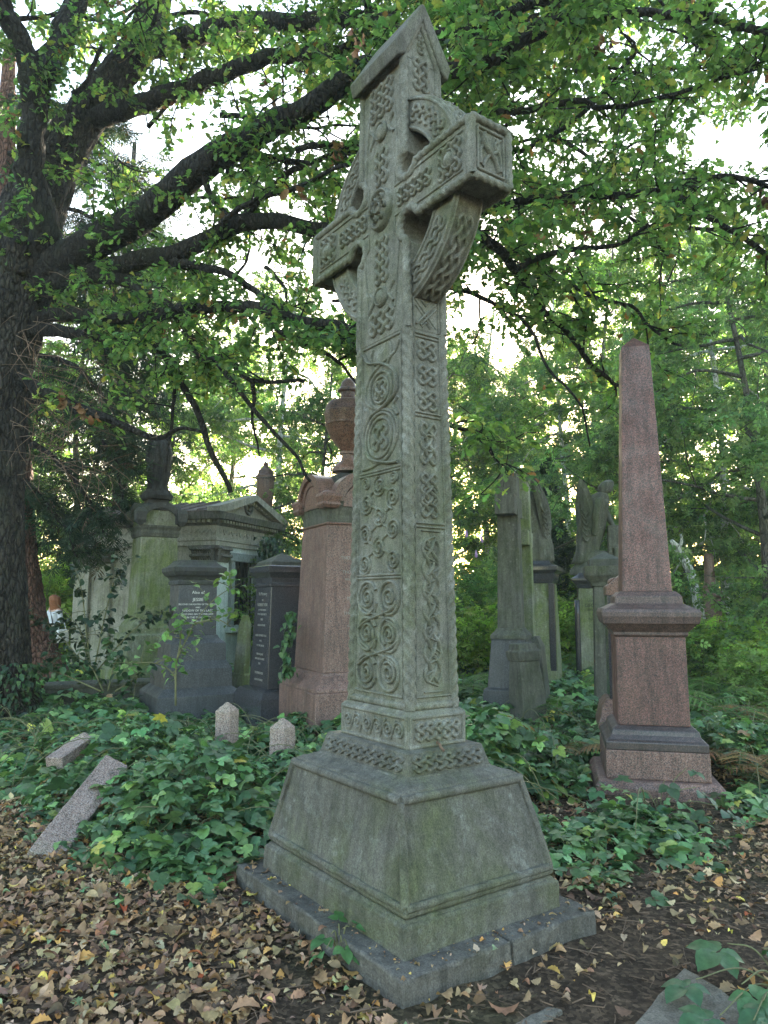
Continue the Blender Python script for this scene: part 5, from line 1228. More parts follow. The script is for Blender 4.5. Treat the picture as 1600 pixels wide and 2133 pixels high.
def f_under(n):
    p = np.stack([RNG.uniform(-19, 19, n), RNG.uniform(18.5, 27, n), RNG.random(n) ** 1.4], 1)
    h = 1.6 + .9 * np.sin(p[:, 0] * .9 + p[:, 1] * .4) + .7 * np.sin(p[:, 0] * 2.1 - p[:, 1]) + .05 * (p[:, 1] - 18)
    p[:, 2] = .05 + (1 - p[:, 2]) * np.maximum(.4, h); return p[np.abs(p[:, 0] / p[:, 1] + .46) > .05]
mass('undergrowth', 42000, f_under, .34, [(.17, .27, .085), (.24, .35, .10), (.31, .41, .12), (.12, .19, .065)], [3, 4, 3, 2])
# ---------------------------------------------------------------- shrubs and ferns
def shrub_proto(name, n, r, h, size, cols, wts, tmpl=SPRAY, mat='bgleaf'):
    root = bpy.data.objects.new(name, None); COL.objects.link(root); mb = MB(); tips = []
    for i in range(14):
        a = RNG.uniform(0, 6.28); T = twig(np.array([.08 * math.cos(a), .08 * math.sin(a), 0]), np.array([math.cos(a) * .5, math.sin(a) * .5, 1.0]), h * RNG.uniform(.7, 1.1), 8, .6); mb.tube(T, np.linspace(.014, .004, 8), 5); tips += list(T[2:])
        for j in (3, 5): 
            T2 = twig(T[j], RNG.normal(0, 1, 3) + [0, 0, .3], h * .35, 5); mb.tube(T2, np.linspace(.007, .003, 5), 4); tips += list(T2[1:])
    mb.build('stems', M['stem'], root, smooth=True); tips = np.array(tips)
    pos = tips[RNG.integers(0, len(tips), n)] + RNG.normal(0, r * .16, (n, 3)); pos[:, 2] = np.abs(pos[:, 2])
    scatter('foliage', *tmpl, pos, rotmats(RNG.uniform(0, 6.28, n), RNG.normal(-.15, .45, n), RNG.normal(0, .45, n)), size * RNG.uniform(.6, 1.25, n), palette(n, cols, wts), M[mat], root); return root
SH = {'bright': shrub_proto('shrub', 1500, 1.0, 1.7, .26, [(.18, .29, .055), (.25, .36, .07), (.32, .41, .09), (.11, .19, .045)], [3, 4, 2, 1]),
      'green': shrub_proto('shrub', 1400, 1.0, 1.5, .24, [(.15, .24, .075), (.21, .31, .09), (.27, .37, .11)], [3, 4, 2])}
su = set()
def shrub(kind, px, Y, s, rz, label):
    o = copy_tree(SH[kind]) if kind in su else SH[kind]; su.add(kind); x, y = base_xy(px, Y); o.location = (x, y, 0); o.rotation_euler = (0, 0, R(rz)); o.scale = (s, s, s * RNG.uniform(.9, 1.15)); tag(o, label, 'shrub', 'shrubs among the graves')
for a in [('bright', 95, 20.5, 1.6, 0, 'sunlit yellow green shrub behind the strolling person'), ('bright', 165, 22, 1.5, 80, 'yellow green shrub by the left end of the mausoleum'), ('bright', 985, 15.5, .95, 140, 'bright green shrub right beside the Celtic cross shaft'),
          ('green', 1010, 18.5, 1.35, 30, 'tall green shrub behind the bright shrub near the cross shaft'), ('bright', 1165, 17, 1.05, 200, 'light green shrub between the two angel monuments'), ('green', 1195, 19.5, 1.1, 250, 'dark green shrub beside the cypress'),
          ('green', 640, 15.5, 1.35, 20, 'green bush showing between the black pillar and the urn monument'), ('green', 585, 17.5, 1.6, 90, 'leafy bush beyond the gable of the mausoleum'), ('green', 1440, 13.5, .85, 170, 'green bush between the obelisk and the broken column'), ('bright', 1540, 13, .8, 260, 'light green bush in front of the broken column'),
          ('green', 1590, 11, .75, 300, 'low green bush at the right edge'), ('green', 1490, 18.5, 1.5, 10, 'tall bush behind the broken column')]: shrub(*a)
# butterfly bush with purple spikes
x, y = base_xy(1000, 17.0); o = thing('flowering_shrub', 'green shrub with small purple flower spikes behind the crosses', 'shrub', (x, y, 0)); mb = MB()
for px, py in ((1004, 1132), (992, 1162), (972, 1120)):
    t = at(px, py, 17.0) - Vector((x, y, 0)); mb.tube(twig(np.array([RNG.normal(0, .1), 0, 0]), np.array(t), t.length, 8, 0), np.linspace(.012, .004, 8), 4)
    f = MB(); f.lathe([(.005, 0), (.035, .03), (.03, .1), (.012, .17), (.002, .19)], 8, tuple(t)); f.build('flower_spike', m_plain('purple_petals', (.42, .25, .5)) if 'purple_petals' not in bpy.data.materials else bpy.data.materials['purple_petals'], o)
mb.build('stems', M['stem'], o); n = 700; pos = RNG.normal(0, 1, (n, 3)) * [.4, .4, .5] + [0, 0, 1.5]
scatter('foliage', *SPRAY, pos, rotmats(RNG.uniform(0, 6.28, n), RNG.normal(-.1, .4, n), RNG.normal(0, .4, n)), .26 * RNG.uniform(.6, 1.2, n), palette(n, [(.08, .16, .05), (.13, .22, .07)], [1, 1]), M['bgleaf'], o)
# ferns
def fern_proto(name, cols, nf=9):
    root = bpy.data.objects.new(name, None); COL.objects.link(root); st = MB(); V = []; pos = []; az = []; tl = []; sc = []
    for i in range(nf):
        a = i * 2 * PI / nf + RNG.normal(0, .25); L = RNG.uniform(.6, 1.0); t = np.linspace(0, 1, 16); bend = RNG.uniform(.9, 1.5)
        r = L * t * .85; z = L * (.9 * t - .75 * bend * t ** 2.2 * .75); P = np.stack([r * math.cos(a), r * math.sin(a), z], 1); st.tube(P, np.linspace(.006, .002, 16), 4)
        for j in range(2, 16):
            w_ = L * .30 * math.sin(PI * min(1, .12 + .86 * (1 - t[j]))) ** .8
            for s in (-1, 1): pos.append(P[j]); az.append(a + s * 1.25); tl.append(-.15 + RNG.normal(0, .1)); sc.append(max(.03, w_))
    st.build('stems', M['stem'], root)
    pin = compose([(leaf_shape([(0, .02), (.3, .05), (.7, .04), (1, 0)], .2, .2), 0, 1, (0, 0, 0), .1)] + [(leaf_shape([(0, .02), (.5, .07), (1, 0)], .1, .2), s * 1.1, .24 * (1 - x), (x, 0, 0), 0) for x in (.1, .25, .4, .55, .7, .85) for s in (-1, 1)])
    scatter('fronds', *pin, np.array(pos), rotmats(np.array(az), np.array(tl), RNG.normal(0, .2, len(az))), np.array(sc), palette(len(pos), cols, [1] * len(cols), .12), M['fern'], root); return root
FE = {'g': fern_proto('fern', [(.10, .19, .05), (.14, .24, .06), (.08, .15, .05)]), 'b': fern_proto('dry_bracken', [(.25, .14, .06), (.33, .21, .09), (.16, .10, .05)], 7)}
fu = set()
def fern(kind, px, Y, s, label, group):
    o = copy_tree(FE[kind]) if kind in fu else FE[kind]; fu.add(kind); x, y = base_xy(px, Y); o.location = (x, y, .1); o.rotation_euler = (0, 0, RNG.uniform(0, 6)); o.scale = (s,) * 3; tag(o, label, 'fern', group)
GF = 'green ferns among the graves'
for px, Y, s, l in [(985, 11.2, 1.1, 'wide green fern beside the base of the plain stone cross'), (960, 12.4, 1.0, 'green fern just right of the Celtic cross shaft base'), (1172, 14, 1.3, 'tall green fern between the two angel pedestals'), (1190, 12.4, .9, 'smaller fern in front of the pale inscribed pedestal'), (1180, 16, 1.2, 'pale fern behind the gap between the angel pedestals'),
                    (1450, 10.2, 1.1, 'fern right behind the obelisk pedestal'), (1510, 9.2, 1.0, 'spreading fern in the right undergrowth, nearer the obelisk'), (1580, 10.5, 1.1, 'fern close to the right edge, upper row'), (1560, 8.0, .9, 'low fern at the right edge, lower row'), (1470, 12.2, 1.0, 'fern in front of the broken column'), (1535, 12.6, 1.2, 'fern right of the broken column'), (1440, 8.3, .8, 'small fern beside the right side of the obelisk plinth'), (1500, 7.6, .8, 'bright fern low in the right undergrowth behind the dry bracken'), (1420, 11.5, 1.0, 'fern showing just past the right side of the obelisk die'), (1600, 12.8, 1.1, 'tall fern at the far right under the low branches'), (1020, 8.2, .7, 'fern in the brambles right of the cross pedestal'), (1150, 9.5, .8, 'fern at the foot of the broken fluted pedestal')]: fern('g', px, Y, s, l, GF)
for px, Y, s, l in [(1530, 6.7, .8, 'dry brown bracken right of the obelisk foot slab'), (1590, 6.3, .7, 'withered bracken clump at the right edge'), (1180, 7.2, .6, 'withered bracken left of the obelisk base'), (1585, 9.0, .9, 'rusty bracken at the right edge beyond the brambles'), (310, 5.4, .35, 'small withered bracken tuft among the brambles at left')]: fern('b', px, Y, s, l, 'dry bracken clumps')
# broken birch stem
b = at(1442, 1215, 15); o = thing('broken_birch', 'white broken birch stem with a fork, right of the obelisk', 'tree stump', (b.x, b.y, 0)); off = np.array([b.x, b.y, 0]); mb = MB()
P = pl3([(1460, 1290, 15), (1442, 1205, 15), (1425, 1165, 15), (1408, 1138, 15), (1398, 1125, 15)]) - off; mb.tube(P, [.10, .09, .08, .07, .04], 10, 0, 0, 0, .03)
mb.tube(pl3([(1412, 1145, 15), (1420, 1128, 15), (1418, 1112, 15)]) - off, [.05, .035, .02], 8); mb.build('trunk', M['birchbark'], o, smooth=True)
# ---------------------------------------------------------------- brambles (ground cover)
def projx(x, y, z): 
    d = y * CT + (z - H0) * ST; return 800 + F * x / d
LF = [gp(*q) for q in ((-260, 1600), (-60, 1640), (60, 1700), (150, 1770), (250, 1830), (350, 1850), (440, 1850), (520, 1830), (580, 1790))]
RF = [gp(*q) for q in ((1090, 1800), (1150, 1830), (1230, 1850), (1330, 1830), (1450, 1780), (1560, 1750), (1800, 1690))]
def yfront(x):
    yl = np.interp(x, [p.x for p in LF], [p.y for p in LF]); yr = np.interp(x, [p.x for p in RF], [p.y for p in RF])
    return np.where(x < .1, yl, yr)
def in_monument(x, y, grow=.04):
    m = np.zeros(len(x), bool)
    for cx, cy, rz, hx, hy in [(.0935, 4.0527, -(PI / 2 - PSI), .80, .60), (at(1343, 1251, 6.6).x, 6.6, R(-13), .58, .60), (at(723, 1251, 9.1).x, 9.1, R(-64), .62, .62), (at(586, 1251, 9.9).x, 9.9, R(-58), .4, .4), (at(402, 1251, 10.4).x, 10.4, R(-60), .5, .5)]:
        c, s = math.cos(rz), math.sin(rz); u = (x - cx) * c + (y - cy) * s; v = -(x - cx) * s + (y - cy) * c; m |= (np.abs(u) < hx + grow) & (np.abs(v) < hy + grow)
    return m
def hump(x, y):
    f = np.clip((y - yfront(x)) / 1.3, 0, 1)
    return .05 + f * (.27 + .15 * np.sin(x * 2.1 + y) + .13 * np.sin(x * 3.7 - y * 2.3) + .08 * np.sin(y * 4.1 + x)) * np.interp(y, [6.0, 7.6], [1.1, .5])
BIGLEAF = leaf_shape([(0, .01), (.07, .15), (.16, .25), (.24, .245), (.32, .32), (.42, .31), (.5, .345), (.6, .30), (.68, .27), (.76, .2), (.83, .16), (.91, .07), (1, 0)], .22, .3)
QUIN = compose([(BIGLEAF, 0, .60, (.36, 0, .0), .1), (BIGLEAF, R(62), .52, (.3, .02, -.01), .15), (BIGLEAF, R(-62), .52, (.3, -.02, -.01), .15), (BIGLEAF, R(125), .42, (.27, .02, -.02), .2), (BIGLEAF, R(-125), .42, (.27, -.02, -.02), .2)])
def brambles(n, ylo, yhi, size, shape, top=2.2, tone=1.0):
    x = RNG.uniform(-1, 1, n) * .75 * yhi; y = RNG.uniform(ylo, yhi, n); fr = yfront(x)
    edge = (y - fr) / .5 + RNG.normal(0, .35, n)
    k = (edge > 0) & (np.abs(x) < y * .62 + .5) & ~in_monument(x, y)
    patch = np.sin(x * 2.3 + 1.1 * y) + np.sin(y * 3.1 - x * 1.3 + .7) + np.sin(x * 5.3 + 2 * y)
    right_near = (x > .9) & (y < 6.0); k &= ~(right_near & (patch < .25 + RNG.normal(0, .5, n))); k &= ~((x > 3.4) & (x > .40 * y) & (y > 8.2) & (y < 11) & (patch < 1.2))
    k &= (patch > -1.9 + RNG.normal(0, .3, n)); x, y = x[k], y[k]; m = len(x)
    h = hump(x, y) * np.where((x > .9) & (y < 6.4), .45, 1.0); z = gz(x, y) + h * (1 - RNG.random(m) ** top * .9) + .02; az = RNG.uniform(0, 6.28, m) * .6 - 1.6 + RNG.normal(0, .9, m)
    big = np.sin(x * 1.7 + .4) * np.sin(y * 2.2) > .35
    col = tone * palette(m, [(.055, .108, .05), (.08, .15, .06), (.12, .205, .07), (.21, .28, .07), (.42, .38, .08), (.28, .17, .08)], [4, 4, 2.2, .5, .06, .06], .27)
    tag(scatter('brambles', *shape, np.stack([x, y, z], 1), rotmats(az, RNG.normal(-.18, .38, m), RNG.normal(0, .38, m)), size * RNG.uniform(.55, 1.25, m) * np.where(big, 1.2, .95), col, M['bramble']), kind='stuff')
brambles(15500, 3.8, 9.0, .17, TREFOIL, 2.2, 1.15); brambles(15000, 3.8, 9.0, .10, TREFOIL, 3.0, 1.4); brambles(1700, 3.8, 8.5, .18, QUIN, 3.5, 1.1); brambles(26000, 8.8, 17, .21, TREFOIL, 2.2, 1.55)
def canes(n):
    mb = MB()
    for i in range(n):
        x = RNG.uniform(-5, 5); y = RNG.uniform(4.6, 9)
        if y < yfront(np.array([x]))[0] or in_monument(np.array([x]), np.array([y]), .15)[0]: continue
        a = RNG.uniform(0, 6.28); L = RNG.uniform(.5, 1.3); t = np.linspace(0, 1, 12)
        xe, ye = x + L * math.cos(a), y + L * math.sin(a)
        if ye < yfront(np.array([xe]))[0] + .1 or in_monument(np.array([xe]), np.array([ye]), .2)[0] or (x > .5 and y < 5.6): continue
        h = RNG.uniform(.15, .45)
        mb.tube(np.stack([x + L * t * math.cos(a), y + L * t * math.sin(a), h * 4 * t * (1 - t) * .9 + .04 * (1 - t)], 1), np.linspace(.005, .002, 12), 4)
    tag(mb.build('bramble_canes', M['stem'], smooth=True), kind='stuff')
canes(420)
def bramble_plant(label, pts, leaf, name='bramble_plant', root_px=None, cols=((.045, .105, .045), (.065, .14, .05)), shape=QUIN):
    P = [at(*p[:3]) for p in pts]; c = sum(P, Vector()) / len(P); r = Vector(root_px) if root_px else Vector((c.x, c.y + .05, 0)); o = thing(name, label, 'bramble', (r.x, r.y, 0)); mb = MB()
    n = len(P); pos = []
    for p in P:
        q = p - Vector((r.x, r.y, 0)); mid = q * .5 + Vector((0, 0, .06)); mb.tube(smooth_path([(0, 0, -.02), tuple(mid), tuple(q)], 12), np.linspace(.005, .0025, 12), 5); pos.append(tuple(q))
    mb.build('canes', M['stem'], o, smooth=True); pos = np.array(pos); az = np.array([p[3] for p in pts], float); tl = np.array([p[4] for p in pts], float); sc = np.array([p[5] for p in pts], float) * leaf
    scatter('leaves', *shape, pos, rotmats(az, tl, RNG.normal(0, .2, n)), sc, palette(n, list(cols), [1] * len(cols), .12), M['bramble'], o, smooth=False)
# points: picture x, y, distance, azimuth of the leaf, tilt, size
bramble_plant('large leaved bramble spray hanging over the leaf litter at left', [(335, 1745, 4.75, -1.2, -.5, 1.25), (290, 1790, 4.6, -2.4, -.4, .8), (395, 1730, 4.9, -.4, -.3, .9), (380, 1800, 4.6, -1.0, -.6, .8), (450, 1700, 5.0, -.6, -.3, .9), (265, 1735, 4.9, -2.6, -.3, .8), (520, 1670, 5.2, -1.3, -.4, .8)], .30)
bramble_plant('small bright bramble sprig growing at the left edge of the kerb slab', [(690, 1945, 3.45, -2.3, -.1, 1), (712, 1962, 3.4, -1.2, -.3, .9), (728, 1930, 3.5, .4, .2, 1), (680, 1975, 3.35, -2.6, -.4, .8), (705, 1925, 3.5, 1.6, .3, .8), (725, 1975, 3.38, -.8, -.4, .7)], .13, cols=((.06, .14, .05), (.08, .18, .06)), shape=TREFOIL)
bramble_plant('large bramble leaves reaching in at the bottom right corner', [(1515, 1965, 3.3, -2.5, -.1, 1.1), (1590, 1975, 3.25, -.3, -.1, 1.1), (1450, 2040, 3.1, -2.6, -.1, .9), (1545, 2050, 3.0, -1.3, -.2, 1.0), (1590, 2085, 2.9, -1.9, -.2, 1.0), (1500, 2115, 2.85, -2.8, .0, .9), (1570, 2125, 2.8, -1.2, -.1, 1.1), (1620, 2040, 3.0, -.6, -.2, 1.0)], .22, root_px=gp(1640, 2060))
bramble_plant('bramble trailing across the foot of the obelisk', [(1330, 1645, 5.75, -2, -.4, .9), (1385, 1625, 5.8, -1.4, -.5, 1), (1430, 1600, 5.85, -.8, -.3, .8), (1450, 1640, 5.7, -1.0, -.5, 1.1), (1290, 1660, 5.7, -2.4, -.4, 1), (1360, 1670, 5.6, -1.6, -.5, 1.1), (1410, 1665, 5.6, -1.0, -.4, 1), (1250, 1640, 5.8, -2.4, -.4, .8), (1500, 1680, 5.5, -1, -.4, 1.1)], .2, shape=TREFOIL)
bramble_plant('trailing bramble shoots on the leaf litter right of the cross pedestal', [(1165, 1830, 4.5, -2, -.3, 1), (1195, 1850, 4.4, -1, -.3, 1), (1235, 1870, 4.3, -.6, -.2, .9), (1280, 1875, 4.25, -.2, -.3, 1), (1320, 1850, 4.35, -.8, -.3, .9), (1210, 1820, 4.55, -1.8, -.3, .9), (1255, 1800, 4.6, .3, -.3, 1)], .16, shape=TREFOIL)
# ---------------------------------------------------------------- ivy on the oak foot, ivy on the urn monument
def ivy(n, fx, size, cols):
    p, a = fx(n); m = len(p); tag(scatter('ivy', *IVY, p, rotmats(a + RNG.normal(0, .7, m), RNG.normal(-.9, .4, m), RNG.normal(0, .4, m)), size * RNG.uniform(.6, 1.2, m), palette(m, cols, [1] * len(cols)), M['bramble']), kind='stuff')
bx = at(-8, 1480, 9.5)
def iv1(n):
    a = RNG.uniform(-PI, 0, n); z = RNG.random(n) ** 1.8 * .85; r = .47 + RNG.random(n) * .14 + .3 * np.clip(.3 - z, 0, 1); return np.stack([bx.x + r * np.cos(a), bx.y + r * np.sin(a), z], 1), a
ivy(900, iv1, .085, [(.02, .05, .022), (.035, .075, .03), (.06, .11, .035)])
def iv2(n):
    t = RNG.random(n); P = [at(604, 1272, 9.0), at(607, 1310, 8.95), at(592, 1350, 8.9), at(604, 1390, 8.8), at(590, 1410, 8.8)]; Q = np.array(P); i = (t * 3.99).astype(int); f = (t * 3.99 - i)[:, None]
    return Q[i] * (1 - f) + Q[i + 1] * f + RNG.normal(0, .035, (n, 3)), np.full(n, -1.9)
ivy(120, iv2, .10, [(.04, .09, .035), (.07, .13, .045)])
def iv3(n):   # creeper over the far corner of the mausoleum
    p = np.stack([RNG.normal(0, .14, n), RNG.normal(0, .2, n), RNG.uniform(1.6, 3.0, n)], 1); c = at(563, 1251, 16.1); return p + np.array([c.x, c.y, 0]), np.full(n, -1.2)
ivy(600, iv3, .12, [(.02, .045, .02), (.035, .07, .028)])
# ---------------------------------------------------------------- dark leafy shrub left of the mossy monument and a sapling
def leafy(name, label, stems, nl, size, cols, spread=.12, shape=OVATE, cat='shrub'):
    b = stems[0][0]; B = at(*b); o = thing(name, label, cat, (B.x, B.y, 0)); off = np.array([B.x, B.y, 0]); mb = MB(); T = []
    for s in stems:
        P = pl3(s) - off; mb.tube(P, np.linspace(.012, .004, 10), 5); T.append(P)
        for _ in range(6):
            i = RNG.integers(len(P) // 3, len(P) - 1); q = twig(P[i], RNG.normal(0, 1, 3) * [1, 1, .5] + [0, 0, .3], RNG.uniform(.2, .5), 6); mb.tube(q, np.linspace(.005, .002, 6), 4); T.append(q)
    mb.build('stems', M['stem'], o, smooth=True); L = sum(np.linalg.norm(np.diff(P, axis=0), axis=1).sum() for P in T)
    pos, rot, sc = leaves_on(T, nl / L, size, .04, start=.25); scatter('leaves', *shape, pos, rot, sc, palette(len(pos), cols, [1] * len(cols)), M['bramble'], o)
leafy('shrub', 'dark leaved thin shrub in front of the mausoleum, left of the mossy monument', [[(190, 1400, 9.9), (180, 1320, 9.9), (170, 1230, 9.9), (150, 1170, 9.9)], [(195, 1400, 9.8), (215, 1300, 9.8), (235, 1220, 9.8), (250, 1190, 9.8)], [(180, 1400, 9.8), (140, 1340, 9.8), (95, 1300, 9.8), (60, 1290, 9.8)], [(200, 1400, 10), (260, 1330, 10), (310, 1290, 10), (350, 1290, 10)], [(190, 1400, 10), (165, 1310, 10), (120, 1260, 10)]], 330, .10, [(.015, .035, .018), (.025, .05, .025), (.035, .06, .03)])
leafy('shrub', 'low dark bush at the foot of the mossy monument', [[(215, 1440, 9.6), (190, 1390, 9.6), (150, 1360, 9.6)], [(225, 1440, 9.6), (240, 1380, 9.6), (260, 1350, 9.6)], [(210, 1440, 9.5), (120, 1400, 9.5), (80, 1390, 9.5)], [(240, 1440, 9.7), (280, 1415, 9.7), (300, 1395, 9.7)]], 260, .10, [(.02, .05, .022), (.04, .08, .03), (.06, .11, .04)])
leafy('sapling', 'thin sapling with light green leaves in front of the grey pedestal tomb', [[(366, 1470, 8.4), (366, 1400, 8.4), (370, 1370, 8.4), (392, 1325, 8.4), (410, 1290, 8.4), (450, 1245, 8.4), (500, 1215, 8.4)], [(366, 1440, 8.4), (364, 1410, 8.4), (345, 1390, 8.4), (310, 1380, 8.3), (260, 1385, 8.3)], [(368, 1380, 8.4), (376, 1330, 8.4), (365, 1310, 8.4)], [(400, 1300, 8.4), (450, 1290, 8.4), (480, 1305, 8.4)]], 150, .085, [(.09, .19, .05), (.13, .25, .06), (.17, .28, .07)], cat='sapling')
# ---------------------------------------------------------------- fallen leaves, twigs
def litter():
    parts = []
    n = 95000; x = RNG.uniform(-5.5, 5.5, n); y = RNG.uniform(2.0, 9.5, n)
    patch = np.sin(x * 1.9 + .5) + np.sin(y * 2.7 + x) + np.sin(x * 4.1 - y * 1.7)
    dens = np.where(x < -.05 - .10 * (y - 3), .95, .36 + .12 * patch)
    soil = np.exp(-((x - .55) ** 2 / .35 + (y - 2.75) ** 2 / .25)) + .7 * np.exp(-((x - 1.2) ** 2 / .5 + (y - 3.2) ** 2 / .3)) + .8 * np.exp(-((x + .35) ** 2 / .03 + (y - 3.0) ** 2 / .12))
    dens = dens * (1 - .9 * np.clip(soil, 0, 1)); dens = np.where(y > 6.5, dens * .6, dens)
    k = (RNG.random(n) < dens) & ~in_monument(x, y, .01) & (np.abs(x) < y * .62 + .3); x, y = x[k], y[k]
    pos = np.stack([x, y, gz(x, y) + .004 + RNG.random(len(x)) ** 1.5 * .035], 1); sc = np.minimum(.095, np.exp(RNG.normal(math.log(.036), .42, len(x)))); tl = RNG.normal(0, .14, len(x))
    # on the kerb slab
    m = 420; u = RNG.uniform(-.79, .79, m); v = RNG.uniform(-.585, .585, m); q = ((np.abs(u) > .69) | (np.abs(v) > .50)); u, v = u[q], v[q]; c, s = math.cos(PSI - PI / 2), math.sin(PSI - PI / 2)
    P2 = np.stack([.0935 + u * c - v * s, 4.0527 + u * s + v * c, np.full(len(u), .112)], 1)
    pos = np.concatenate([pos, P2]); sc = np.concatenate([sc, RNG.uniform(.012, .042, len(u))]); tl = np.concatenate([tl, RNG.normal(0, .12, len(u))])
    m = 1500; u = RNG.uniform(-.78, .78, m); v = RNG.uniform(-.575, .575, m); q = ((np.abs(u) > .665) | (np.abs(v) > .48)) & (RNG.random(m) < np.exp(-np.maximum(np.abs(u) - .665, np.abs(v) - .48) / .05)); u, v = u[q], v[q]
    pos = np.concatenate([pos, np.stack([.0935 + u * c - v * s, 4.0527 + u * s + v * c, np.full(len(u), .111)], 1)]); sc = np.concatenate([sc, RNG.uniform(.006, .02, len(u))]); tl = np.concatenate([tl, RNG.normal(0, .3, len(u))])
    n = len(pos); cols = palette(n, [(.37, .235, .13), (.22, .13, .072), (.48, .345, .205), (.29, .175, .095), (.48, .245, .08), (.66, .46, .12), (.26, .34, .17), (.45, .12, .05), (.11, .07, .045)], [5, 5, 2.4, 5, 1.1, .6, .3, .12, 3.5], .2)
    w_ = RNG.integers(0, 4, n); az = RNG.uniform(0, 6.28, n)
    for i in range(4):
        j = w_ == i; tag(scatter('leaf_litter', *LITTER[i], pos[j], rotmats(az[j], tl[j], RNG.normal(0, .3, j.sum())), sc[j] * (1.25 if i < 2 else .85), cols[j], M['litter']), kind='stuff')
    mb = MB()
    for i in range(3200):
        x = RNG.uniform(-2.6, 3.4); y = RNG.uniform(2.3, 6.5)
        if in_monument(np.array([x]), np.array([y]), .05)[0]: continue
        a = RNG.uniform(0, 6.28); L = RNG.uniform(.015, .09) * (2 if RNG.random() < .08 else 1); t = np.linspace(-.5, .5, 5); b = RNG.normal(0, .12)
        mb.tube(np.stack([x + L * t * math.cos(a) + b * L * t * t, y + L * t * math.sin(a), .012 + gz(x, y) + RNG.random() * .02 + t * L * RNG.normal(0, .15)], 1), [RNG.uniform(.0012, .0035)], 4)
    tag(mb.build('twig_litter', M['twig'], smooth=True), kind='stuff')
    mb = MB(); n = 1500; x = RNG.uniform(-1.5, 3, n); y = RNG.uniform(2.4, 5, n)
    for i in range(n):
        r = RNG.uniform(.004, .013); mb.add(np.array([(1, 0, 0), (-.5, .8, 0), (-.5, -.9, 0), (.1, 0, .8)]) * r + [x[i], y[i], gz(x[i], y[i]) + .001], [(0, 1, 3), (1, 2, 3), (2, 0, 3), (0, 2, 1)])
    tag(mb.build('soil_crumbs', m_plain('soil_crumb', (.055, .038, .026), .95, .5)), kind='stuff')
litter()
# one long dry sliver on the knot step, a stalk in the bracken
P = at(915, 1552, 3.62); o = tag(None or (lambda mb: (mb.ribbon(smooth_path([(0, -.005), (.02, .002), (.045, 0), (.075, .006)], 14), .004, .007, .001, lambda u, v, n: (u, v, n)), mb.build('dry_leaf', M['twig']))[1])(MB()), 'dry tan leaf sliver lying on the step of the cross pedestal', 'leaf')
o.location = at(912, 1538, 3.78); o.rotation_euler = (R(50), R(30), R(-70)); o.location.z = .895
